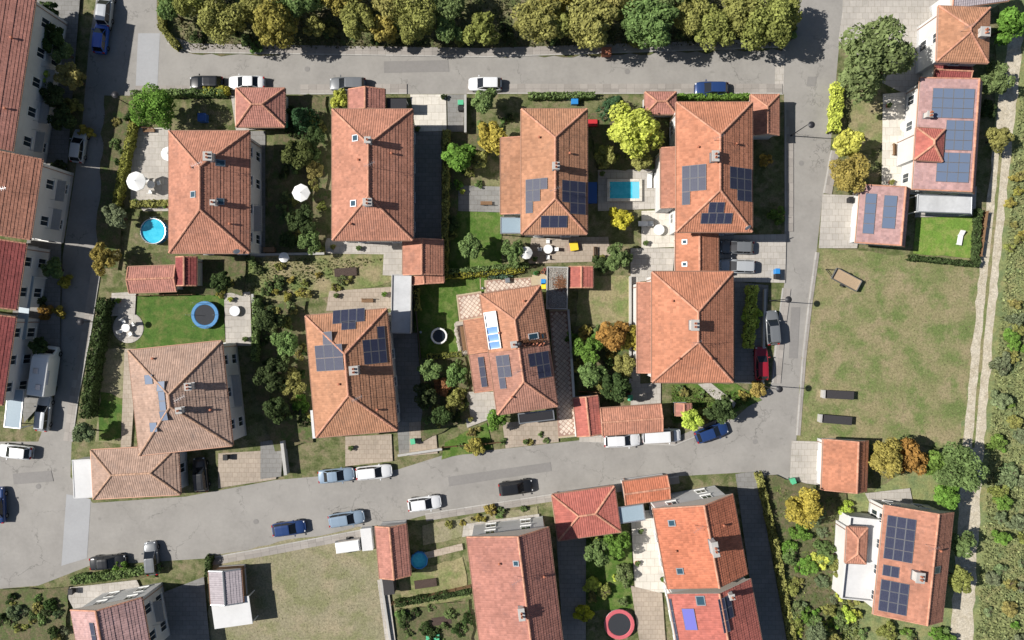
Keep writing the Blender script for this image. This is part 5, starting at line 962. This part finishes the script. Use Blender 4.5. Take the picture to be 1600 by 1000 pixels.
for i, (x, y, l_) in enumerate(((1252, 255, 'beside the small corner garage'), (480, 108, 'on the long straight street'), (980, 112, 'on the long straight street near the lime tree'), (400, 815, 'on the curving street'), (60, 760, 'at the wide junction'), (1180, 690, 'at the street bend'), (820, 735, 'on the curving street near the black car'), (170, 330, 'near the boundary hedge of the parasol garden'))):
    m = MB(); m.lathe([(.34, 0), (.34, .006), (.29, .008), (.28, .004), (.02, .008)], 18, 0, cap1=True); o = m.build('manhole_cover', MATS['asphalt_patch'], loc=W(x, y)+Vector((0, 0, .021))); tag(o, 'round iron manhole cover '+l_, 'manhole cover')

# patio clutter
for x, y, l_, m_, c_ in ((212, 315, 'terracotta pot at the lower corner of the parasol patio', 'terracotta', GREEN), (258, 322, 'terracotta pot by the house wall on the parasol patio', 'terracotta', BRIGHT), (652, 202, 'dark pot at the end of the pale concrete driveway', 'plastic_black', GREEN), (692, 152, 'white pot at the street end of the pale concrete driveway', 'white_plastic', DARK), (520, 386, 'terracotta pot behind the plain long house, near the dark tree', 'terracotta', OLIVE), (560, 388, 'white pot on the strip behind the plain long house', 'white_plastic', GREEN), (722, 300, 'terracotta pot on the grey patio near the golden tree', 'terracotta', LIME), (940, 272, 'terracotta pot at the tarpaulin end of the pool terrace', 'terracotta', GREEN), (1030, 318, 'terracotta pot by the pool terrace loungers', 'terracotta', BRIGHT),
        (1008, 380, 'dark pot at the corner of the white patio', 'plastic_black', GREEN), (1050, 338, 'white pot against the narrow wing by the white patio', 'white_plastic', LIME), (835, 405, 'terracotta pot under the pale parasol', 'terracotta', GREEN), (940, 402, 'dark pot at the far end of the beige patio', 'plastic_black', OLIVE), (525, 462, 'terracotta pot on the beige patio behind the tan solar house', 'terracotta', GREEN), (600, 460, 'white pot on the beige patio beside the flat-roofed garage', 'white_plastic', BRIGHT), (548, 700, 'terracotta pot on the drive below the tan solar house', 'terracotta', GREEN), (735, 655, 'terracotta pot on the patio beside the narrow panel wing', 'terracotta', OLIVE), (383, 530, 'terracotta pot at the end of the paved strip with grey table', 'terracotta', GREEN), (360, 468, 'white pot at the head of the paved strip with grey table', 'white_plastic', LIME),
        (995, 880, 'terracotta pot on the long white patio', 'terracotta', GREEN), (1035, 905, 'dark pot against the vivid orange house', 'plastic_black', BRIGHT), (1000, 830, 'white pot by the grey-blue glazed canopy', 'white_plastic', GREEN), (1388, 165, 'terracotta pot at the head of the bright terrace', 'terracotta', GREEN), (1392, 285, 'terracotta pot at the foot of the bright terrace', 'terracotta', OLIVE), (1290, 700, 'dark pot beside the lone orange garage', 'plastic_black', GREEN), (185, 470, 'terracotta pot near the circular patio', 'terracotta', BRIGHT), (820, 690, 'terracotta pot on the drive before the dark flat porch', 'terracotta', GREEN)): pot(x, y, l_, .28, .45, m_, c_)
for x, y, l_, m_, r_ in ((720, 160, 'green wheeled bin on the grey driveway', 'green_plastic', 90), (720, 169, 'black wheeled bin on the grey driveway', 'plastic_black', 90), (352, 715, 'black wheeled bin on the beige drive by the brown house', 'plastic_black', 0), (645, 690, 'green wheeled bin on the small street patio', 'green_plastic', 10), (1215, 432, 'black wheeled bin at the end of the double house driveway', 'plastic_black', 0), (1215, 424, 'blue wheeled bin at the end of the double house driveway', 'blue_plastic', 0), (1240, 752, 'green wheeled bin on the white drive', 'green_plastic', 20), (1330, 312, 'black wheeled bin beside the pink roofed garage', 'plastic_black', 0), (445, 195, 'green wheeled bin beside the small hip-roofed garage', 'green_plastic', 0), (110, 925, 'black wheeled bin on the pale drive near the junction', 'plastic_black', 0), (985, 622, 'green wheeled bin behind the wide terracotta garage', 'green_plastic', 0)): bin_(x, y, l_, m_, r_)
def bench(px, py, ang, label):
    root = empty('garden_bench', W(px, py)+Vector((0, 0, .03)), R(ang)); tag(root, label, 'bench')
    for i in range(4): m = MB(); m.box(-.75, -.22+i*.115, .42, .75, -.125+i*.115, .46); m.build('seat_slat', MATS['wood'], root)
    for i in range(3): m = MB(); m.box(-.75, .26, .52+i*.13, .75, .29, .62+i*.13); m.build('back_slat', MATS['wood'], root)
    for x in (-.65, .65): m = MB(); m.box(x-.03, -.2, 0, x+.03, .26, .42); m.box(x-.03, .2, .42, x+.03, .26, .9); m.build('leg', MATS['wood'], root)
bench(235, 205, 0, 'wooden bench at the head of the parasol patio'); bench(760, 318, 180, 'wooden bench on the grey patio'); bench(575, 470, 0, 'wooden bench on the beige patio of the tan solar house'); bench(1395, 235, 90, 'wooden bench on the bright terrace'); bench(930, 395, 90, 'wooden bench at the end of the beige patio')
boxy('wood_stack', 'stack of brown firewood along the low concrete wall', 'firewood', 420, 390, 16, 7, 1.1, 'wood', 0); boxy('raised_bed', 'raised timber vegetable bed by the timber fence', 'raised bed', 665, 912, 34, 12, .35, 'wood_pale', 8, 'soil'); boxy('raised_bed', 'raised timber vegetable bed in the dark vegetable garden', 'raised bed', 690, 970, 30, 12, .35, 'wood_pale', 8, 'soil'); boxy('raised_bed', 'raised timber bed on the dry back lawn', 'raised bed', 540, 425, 34, 12, .35, 'wood_pale', 4, 'soil')
# ---------------------------------------------------------------- trees, shrubs and hedges
row = [(268, 14, 24, GREEN), (345, 30, 36, OLIVE), (428, 34, 38, YOL), (395, 5, 30, OLIVE), (490, 40, 20, OLIVE), (556, 26, 34, OLIVE), (600, 45, 24, YOL), (648, 28, 40, OLIVE), (700, 48, 24, GREEN), (752, 45, 26, OLIVE), (838, 30, 38, OLIVE), (880, 42, 28, OLIVE), (922, 30, 42, OLIVE), (1012, 34, 42, GREEN), (1080, 25, 32, OLIVE), (1112, 40, 34, OLIVE), (1160, 22, 36, OLIVE), (1200, 36, 40, OLIVE), (1228, 20, 30, OLIVE)]
opp = ['beside the rounded corner hedge', 'across the street from the black hatchback', 'across the street from the small hip-roofed garage', 'behind the trees facing the white saloon', 'across from the dark conifer garden', 'across the street from the charcoal estate car', 'across the street from the dark flat canopy', 'across the street from the pale concrete driveway', 'across the street from the grey driveway', 'across the street from the white hatchback', 'across the street from the tan roofed house', 'across the street from the blue storage box', 'next to the orange storage crate', 'across the street from the small salmon garage', 'behind the trees facing the navy hatchback', 'across the street from the navy hatchback', 'behind the trees near the pale stop band', 'across the street from the corner garage', 'at the junction end of the row']
for (x, y, r, c), w_ in zip(row, opp): tree(x, y, r, c, CNAME.get(c, 'green')+' tree of the street row, '+w_, group='trees in the row beside the long street', hf=1.05)
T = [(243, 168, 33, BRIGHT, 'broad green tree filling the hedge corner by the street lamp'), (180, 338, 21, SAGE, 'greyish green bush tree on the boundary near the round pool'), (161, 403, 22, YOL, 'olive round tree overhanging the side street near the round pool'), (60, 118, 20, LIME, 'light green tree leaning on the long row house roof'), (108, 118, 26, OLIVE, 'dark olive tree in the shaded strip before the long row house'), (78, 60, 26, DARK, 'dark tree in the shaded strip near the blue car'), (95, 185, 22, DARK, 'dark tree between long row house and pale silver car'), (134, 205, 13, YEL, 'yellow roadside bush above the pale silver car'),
     (530, 152, 15, LIME, 'yellow-green bush next to the gabled annex'), (757, 158, 22, GREEN, 'dense green shrub tree by the white hatchback on the long street'), (768, 215, 27, YEL, 'golden yellow tree close to the tan roofed house'), (718, 245, 27, BRIGHT, 'mid green tree beside the golden yellow tree'), (748, 248, 18, OLIVE, 'olive tree between golden tree and grey patio'), (735, 385, 24, GREEN, 'green tree on the back lawn behind the terracotta garage'), (705, 350, 16, DARK, 'dark shrub along the back lawn hedge'), (800, 392, 18, GREEN, 'green shrub at the edge of the beige patio'),
     (962, 163, 22, CONI, 'dark green conifer next to the small salmon garage', 'cone'), (992, 205, 44, LIME, 'large bright lime tree between two solar houses'), (945, 246, 20, OLIVE, 'olive tree at the foot of the large lime tree'), (970, 341, 20, (.50, .46, .06), 'yellow-lime round tree at the end of the turquoise pool'), (1003, 250, 18, OLIVE, 'small olive tree at the pool terrace edge'), (965, 400, 20, GREEN, 'green tree at the corner of the beige patio'), (940, 412, 16, DARK, 'dark shrub behind the dusty red shed'), (1196, 250, 13, YEL, 'small yellow tree in the shade of the solar house'), (1217, 337, 15, BRIGHT, 'small round green tree casting its shadow on the street'),
     (1365, 88, 56, GREEN, 'very large round green tree on the light forecourt'), (1326, 224, 26, LIME, 'lime bush tree below the very large round tree'), (1326, 272, 30, YOL, 'olive yellow tree beside the driveway of the pink garage'), (1576, 40, 28, BRIGHT, 'fresh green tree behind the tan pyramid-roofed house'), (1556, 124, 24, GREEN, 'green tree beside the dirt track and low maroon roof'), (1562, 215, 19, OLIVE, 'small tree between pink house and dirt track'), (1545, 170, 16, DARK, 'dark shrub in the shadow of the pink house'),
     (1385, 716, 30, YOL, 'olive yellow tree next to the lone orange garage'), (1424, 716, 26, ORG, 'rust orange tree among green ones at the field edge'), (1500, 735, 36, GREEN, 'green tree with long shadow beside the dirt track'), (1462, 722, 24, BRIGHT, 'bright green tree between rust orange tree and dirt track'), (1480, 775, 22, BRIGHT, 'bright green bush tree behind the gabled solar house'), (1258, 796, 32, YEL, 'yellow tree at the corner of the white drive'), (1325, 795, 14, LIME, 'lime bush against the white terrace wing'), (1502, 850, 20, GREEN, 'green shrub tree behind the red slope of the gabled house'), (1500, 905, 22, OLIVE, 'olive shrub tree near the end of the dirt track'),
     (958, 524, 27, ORG, 'orange-yellow tree in the garden of the panel-free house'), (992, 528, 20, YEL, 'yellow tree touching the orange-yellow tree'), (917, 545, 22, BRIGHT, 'bright green tree beside the driveway wall bush'), (925, 585, 26, GREEN, 'green tree behind the driveway wall'), (960, 605, 26, DARK, 'dark green tree next to the wide terracotta garage'), (975, 570, 20, OLIVE, 'olive tree between orange tree and terracotta garage'), (1080, 655, 20, LIME, 'lime bush tree beside the two white vehicles'), (1126, 641, 24, DARK, 'dark green shrub mass at the street bend'), (1185, 608, 15, YOL, 'olive bush at the street bend near the lamp'), (1178, 495, 16, LIME, 'tall lime shrub in front of the grey car'),
     (672, 578, 20, GREEN, 'green tree just behind the low ragged hedge'), (712, 585, 20, GREEN, 'green tree next to the narrow panel strip wing'), (690, 605, 17, (.32, .17, .08), 'reddish brown shrub among the green trees behind the hot tub'), (665, 618, 18, DARK, 'dark tree along the shaded alley'), (712, 625, 17, OLIVE, 'olive tree near the white patio corner'), (690, 650, 20, DARK, 'dark green tree above the beige patio by the street'), (775, 655, 21, BRIGHT, 'light green tree at the end of the white patio'), (742, 698, 17, YOL, 'yellowish bush on the street side lawn'),
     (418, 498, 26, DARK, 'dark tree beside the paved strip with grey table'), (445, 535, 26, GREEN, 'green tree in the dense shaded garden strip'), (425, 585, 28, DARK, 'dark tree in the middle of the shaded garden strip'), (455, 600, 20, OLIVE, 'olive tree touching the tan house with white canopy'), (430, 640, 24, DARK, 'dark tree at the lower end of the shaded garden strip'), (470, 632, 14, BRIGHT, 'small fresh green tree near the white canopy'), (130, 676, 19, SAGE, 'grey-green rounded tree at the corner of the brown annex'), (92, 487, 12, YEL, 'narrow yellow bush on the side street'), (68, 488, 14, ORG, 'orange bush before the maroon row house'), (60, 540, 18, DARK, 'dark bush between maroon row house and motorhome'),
     (470, 182, 22, CONI, 'tall dark conifer in the shaded garden between two long houses', 'cone'), (465, 240, 27, (.11, .13, .045), 'dark olive tree between the two long hip-roofed houses'), (492, 215, 18, DARK, 'dark tree against the plain long house'), (470, 345, 22, DARK, 'dark green tree below the white square-ish parasol'), (485, 378, 18, GREEN, 'green tree at the back corner of the plain long house'), (490, 265, 16, OLIVE, 'olive shrub above the white square-ish parasol'), (450, 375, 16, DARK, 'dark shrub near the tiny white parasol'), (345, 440, 18, DARK, 'dark bush next to the small dark red shed'),
     (186, 886, 15, BRIGHT, 'green bush in the hedge of the wide junction'), (935, 862, 20, GREEN, 'green tree on the small lawn behind the red garage block'), (962, 850, 20, BRIGHT, 'bright green tree close to the glazed canopy'), (975, 896, 17, GREEN, 'green shrub at the edge of the long white patio'), (925, 915, 17, LIME, 'lime shrub next to the round yellow-green bush'), (945, 925, 15, OLIVE, 'olive shrub between round yellow-green bush and white patio'), (768, 798, 13, YOL, 'olive bush on the lawn strip beside the black car')]
for t in T: tree(t[0], t[1], t[2], t[3], t[4], t[5] if len(t) > 5 else None)
back = [(300, -8, 34, 'the corner hedge'), (470, -6, 36, 'the dark conifer garden'), (530, -14, 34, 'the charcoal estate car'), (610, -8, 38, 'the pale concrete driveway'), (700, 0, 34, 'the grey driveway'), (870, -10, 38, 'the tan roofed house'), (965, -6, 38, 'the orange storage crate'), (1050, -10, 36, 'the small salmon garage')]
for i, (x, y, r, w_) in enumerate(back): tree(x, y, r, (OLIVE, GREEN, YOL)[i % 3], CNAME[(OLIVE, GREEN, YOL)[i % 3]]+' tree in the second rank of the street row, behind those facing '+w_ if i < 0 else CNAME[(OLIVE, GREEN, YOL)[i % 3]]+' second rank tree of the street row, towards '+w_, group='second rank of the street row', hf=1.05)
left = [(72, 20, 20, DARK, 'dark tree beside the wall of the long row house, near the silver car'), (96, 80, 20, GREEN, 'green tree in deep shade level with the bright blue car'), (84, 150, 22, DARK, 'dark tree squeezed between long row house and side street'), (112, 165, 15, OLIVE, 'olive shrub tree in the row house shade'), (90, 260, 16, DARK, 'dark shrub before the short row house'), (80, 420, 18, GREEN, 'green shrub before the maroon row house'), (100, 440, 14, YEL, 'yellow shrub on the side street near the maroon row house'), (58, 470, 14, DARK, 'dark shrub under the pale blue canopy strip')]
for t in left: tree(*t)
def shrubs(pts, label, group, cols):
    for i, (x, y, r) in enumerate(pts): tree(x, y, r, cols[i % len(cols)], CNAME.get(cols[i % len(cols)], 'grey-green')+' '+label.replace('green ', '') if i >= 0 else label, 'mid' if r > 13 else 'small', group=group, name='shrub', cat='shrub')
def rpts(poly, n, r0, r1):
    out = []; xs = [p[0] for p in poly]; ys = [p[1] for p in poly]
    while len(out) < n:
        x, y = random.uniform(min(xs), max(xs)), random.uniform(min(ys), max(ys))
        if inpoly(x, y, poly) and all((x-a)**2+(y-b)**2 > (r0*1.0)**2 for a, b, _ in out): out.append((x, y, random.uniform(r0, r1)))
    return out
shrubs(rpts([(1215, 830), (1300, 800), (1305, 860), (1350, 985), (1290, 1010), (1240, 1010)], 34, 10, 19), 'mixed green shrub in the wild garden below the white terrace wing', 'shrubs of the wild garden', [GREEN, BRIGHT, OLIVE, SAGE, LIME])
shrubs(rpts([(1345, 985), (1440, 985), (1490, 960), (1490, 1010), (1350, 1010)], 9, 9, 15), 'green shrub behind the gabled house with long solar array', 'shrubs behind the gabled solar house', [BRIGHT, GREEN, OLIVE])
shrubs(rpts([(1600, 420), (1568, 560), (1554, 720), (1538, 1000), (1605, 1005), (1605, 420)], 34, 8, 17), 'green scrub bush on the wild ground beyond the dirt track', 'scrub beyond the dirt track', [SAGE, BRIGHT, OLIVE, (.24, .29, .15)])
shrubs(rpts([(1582, 250), (1605, 250), (1605, 420), (1570, 420)], 8, 7, 12), 'low yellowish scrub beside the upper dirt track', 'scrub beside the upper track', [YOL, OLIVE])
shrubs(rpts([(440, 160), (508, 160), (505, 395), (435, 395)], 30, 7, 13), 'small shrub in the shaded garden between two long houses', 'shrubs between the two long houses', [DARK, GREEN, OLIVE])
shrubs(rpts([(700, 215), (782, 265), (782, 290), (712, 290), (715, 340), (698, 420)], 12, 5, 10), 'small shrub round the golden yellow tree', 'shrubs round the golden tree', [GREEN, OLIVE, BRIGHT])
shrubs(rpts([(400, 480), (475, 475), (485, 690), (435, 700)], 28, 7, 13), 'small shrub in the dense shaded garden strip', 'shrubs in the shaded strip', [DARK, GREEN, OLIVE])
shrubs(rpts([(658, 568), (722, 562), (730, 650), (664, 690)], 20, 7, 12), 'small shrub under the trees behind the hot tub hedge', 'shrubs behind the hot tub hedge', [GREEN, DARK, OLIVE])
shrubs(rpts([(900, 515), (985, 515), (985, 610), (905, 610)], 22, 7, 13), 'small shrub in the garden of the orange-yellow tree', 'shrubs around the orange-yellow tree', [GREEN, OLIVE, YOL])
shrubs(rpts([(165, 190), (205, 150), (250, 190), (200, 205), (188, 400), (160, 410)], 12, 6, 11), 'small shrub inside the boundary hedge of the parasol garden', 'shrubs along the parasol garden hedge', [DARK, GREEN, OLIVE])
shrubs(rpts([(310, 400), (395, 405), (600, 440), (420, 470), (320, 458)], 22, 5, 11), 'low shrub on the dry back lawn of the long houses', 'shrubs on the dry back lawn', [OLIVE, GREEN, YOL])
shrubs(rpts([(0, 925), (108, 920), (98, 1000), (0, 1000)], 18, 7, 14), 'small shrub in the garden beside the pink and dark red house', 'shrubs beside the pink and red house', [OLIVE, DARK, GREEN, SAGE])
shrubs(rpts([(625, 955), (735, 938), (735, 1000), (630, 1000)], 16, 7, 13), 'small shrub in the shaded vegetable garden by the long salmon house', 'shrubs of the vegetable garden', [DARK, GREEN])
shrubs(rpts([(915, 838), (982, 838), (985, 945), (918, 950)], 9, 5, 10), 'small shrub on the lawn behind the red garage block', 'shrubs behind the red garage block', [GREEN, LIME, OLIVE])
shrubs(rpts([(1050, 602), (1185, 612), (1120, 655), (1052, 660)], 9, 6, 10), 'small shrub on the lawn at the street bend', 'shrubs at the street bend', [OLIVE, GREEN, YOL])
shrubs(rpts([(735, 665), (860, 672), (860, 700), (700, 712)], 8, 5, 9), 'small shrub in front of the dark flat porch', 'shrubs before the dark porch', [GREEN, OLIVE])
shrubs(rpts([(265, 45), (1240, 30), (1238, 68), (300, 75)], 34, 7, 13), 'undergrowth shrub below the thick row of street trees', 'undergrowth of the tree row', [DARK, OLIVE, GREEN])
shrubs(rpts([(930, 232), (1030, 240), (1030, 262), (934, 264)], 6, 5, 8), 'small shrub along the pool terrace', 'shrubs along the pool terrace', [GREEN, OLIVE])
shrubs(rpts([(730, 208), (790, 175), (812, 178), (784, 212)], 5, 6, 9), 'small shrub between white hatchback and tan roofed house', 'shrubs near the white hatchback', [GREEN, DARK]); shrubs(rpts([(842, 792), (770, 800), (700, 815), (690, 832), (842, 806)], 8, 5, 9), 'small shrub on the kerb side lawn of the long salmon house', 'shrubs on the kerb side lawn', [GREEN, YOL, OLIVE])
hedge([(205, 192), (188, 270), (176, 330)], 9, 1.5, (.30, .31, .08), 'long narrow yellow-green hedge along the side street'); hedge([(205, 145), (270, 143), (345, 143)], 9, 1.4, GREEN, 'green hedge along the long street in the corner garden'); hedge([(318, 140), (355, 139)], 10, 1.3, (.42, .40, .07), 'short yellow hedge behind the black hatchback')
hedge([(697, 212), (694, 420)], 9, 1.9, OLIVE, 'tall olive hedge catching the shadow of the plain long house'); hedge([(252, -20), (250, 40), (275, 72)], 9, 1.2, OLIVE, 'rounded hedge at the corner of the tree row'); hedge([(1313, 130), (1308, 200)], 14, 1.8, LIME, 'lime hedge below the very large round tree'); hedge([(158, 470), (142, 560), (130, 650)], 14, 2.2, DARK, 'tall dark hedge along the brown hip-roofed house')
hedge([(205, 318), (262, 316)], 9, 1.2, OLIVE, 'low olive hedge above the round blue pool'); hedge([(1426, 402), (1526, 412)], 7, 1.2, DARK, 'dark clipped hedge below the bright lime lawn'); hedge([(1532, 330), (1528, 412)], 7, 1.2, DARK, 'dark clipped hedge between lime lawn and dirt track'); hedge([(398, 470), (396, 560)], 8, 1.8, GREEN, 'green hedge beside the paved strip with grey table')
hedge([(112, 908), (180, 900), (245, 888)], 12, 1.2, GREEN, 'low green hedge at the wide junction'); hedge([(325, 872), (322, 900)], 8, 1.2, DARK, 'short dark hedge beside the grey tin-roofed shed'); hedge([(622, 945), (735, 925)], 8, 1.3, DARK, 'dark hedge across the vegetable garden'); hedge([(1178, 450), (1172, 540)], 14, 1.6, LIME, 'lime hedge between the panel-free house and the grey car'); hedge([(830, 148), (925, 147)], 8, 1.2, GREEN, 'green street hedge of the tan roofed house'); hedge([(1060, 150), (1168, 149)], 7, 1.1, BRIGHT, 'green street hedge beside the navy hatchback')
hedge([(700, 424), (820, 414)], 7, 1.4, GREEN, 'rough green hedge behind the clipped yellow-green hedge'); hedge([(1188, 745), (1215, 860), (1240, 1000)], 9, 1.3, OLIVE, 'rough olive hedge beside the long shaded driveway')
garden_wall([(392, 398), (506, 396)], 'low concrete wall at the end of the shaded garden between two long houses', .7); garden_wall([(727, 148), (727, 206)], 'cream wall between grey driveway and golden tree garden', 1.1); garden_wall([(985, 432), (985, 598)], 'cream wall beside the path of the panel-free house', .8); garden_wall([(394, 460), (400, 540)], 'cream wall beyond the paved strip with grey table', 1.0)
garden_wall([(622, 712), (690, 702)], 'cream street wall of the shaded alley', 1.0); garden_wall([(595, 905), (610, 1005)], 'pale wall along the mown field edge', .6); garden_wall([(1192, 606), (1196, 452)], 'cream wall behind the dark red car', .8); garden_wall([(440, 690), (446, 742)], 'grey wall next to the tan house driveway', 1.3, .3, 'grey_wall')
fence([(612, 945), (735, 918)], 'timber fence crossing behind the small red shed', 1.1); fence([(905, 612), (985, 616)], 'timber fence behind the wide terracotta garage', 1.3); fence([(1545, 330), (1535, 400)], 'timber fence between lime lawn and dirt track', 1.1); fence([(690, 700), (782, 692)], 'timber street fence below the light green tree', 1.0); fence([(212, 462), (300, 460)], 'timber fence behind the deep green lawn', 1.1)
# ground cover nobody could count
scatter('grass_tufts', [(648, 440), (755, 428), (714, 462), (716, 500), (722, 552), (658, 558)], 5200, (.15, .22, .05), .06, 'short tufts of grass on the hot tub lawn', .3, hmax=.05)
scatter('grass_tufts', [(1282, 390), (1430, 404), (1540, 405), (1510, 695), (1248, 688)], 8000, (.25, .24, .13), .08, 'dry tufts of grass on the field beside the street', 1.8, hmax=.03)
scatter('grass_tufts', [(325, 872), (590, 824), (608, 1010), (332, 1010)], 5000, (.27, .25, .16), .075, 'dry tufts of grass on the mown field', 1.8, hmax=.03)
scatter('ground_cover', [(1585, 200), (1610, 60), (1610, 1010), (1522, 1010), (1534, 860), (1548, 640), (1570, 400)], 9000, (.28, .31, .14), .16, 'rough weeds beyond the dirt track', .5, 'ground cover', hmax=.35)
scatter('ground_cover', [(1200, 760), (1330, 780), (1310, 900), (1350, 1005), (1240, 1010)], 8000, (.20, .235, .08), .15, 'rough weeds of the wild garden', .5, 'ground cover', hmax=.35)
scatter('ground_cover', [(255, 0), (1240, 0), (1230, 72), (300, 78)], 10000, (.14, .14, .07), .15, 'weeds and fallen leaves under the thick tree row', .5, 'ground cover', hmax=.25)
for i, (P_, l_) in enumerate((([(440, 150), (510, 150), (508, 395), (432, 398)], 'leafy ground cover between the two long houses'), ([(400, 480), (478, 472), (488, 690), (432, 702)], 'leafy ground cover in the dense shaded strip'), ([(658, 564), (725, 560), (732, 650), (662, 690)], 'leafy ground cover behind the hot tub hedge'), ([(898, 512), (985, 512), (985, 610), (906, 612)], 'leafy ground cover round the orange-yellow tree'),
        ([(700, 212), (784, 212), (716, 290), (698, 420)], 'leafy ground cover round the golden yellow tree'), ([(310, 402), (600, 404), (420, 468), (315, 458)], 'rough grass on the dry back lawn'), ([(0, 922), (112, 917), (100, 1005), (0, 1005)], 'rough plants beside the pink and dark red house'), ([(920, 182), (1048, 182), (1034, 262), (932, 264)], 'leafy ground cover under the large lime tree'), ([(165, 150), (264, 150), (205, 200), (186, 420), (152, 420)], 'leafy ground cover inside the parasol garden hedge'), ([(1048, 602), (1188, 616), (1120, 655), (1050, 660)], 'rough grass at the street bend'))):
    scatter('ground_cover', P_, 2600, (.13, .15, .055), .12, l_, .5, 'ground cover', hmax=.2)
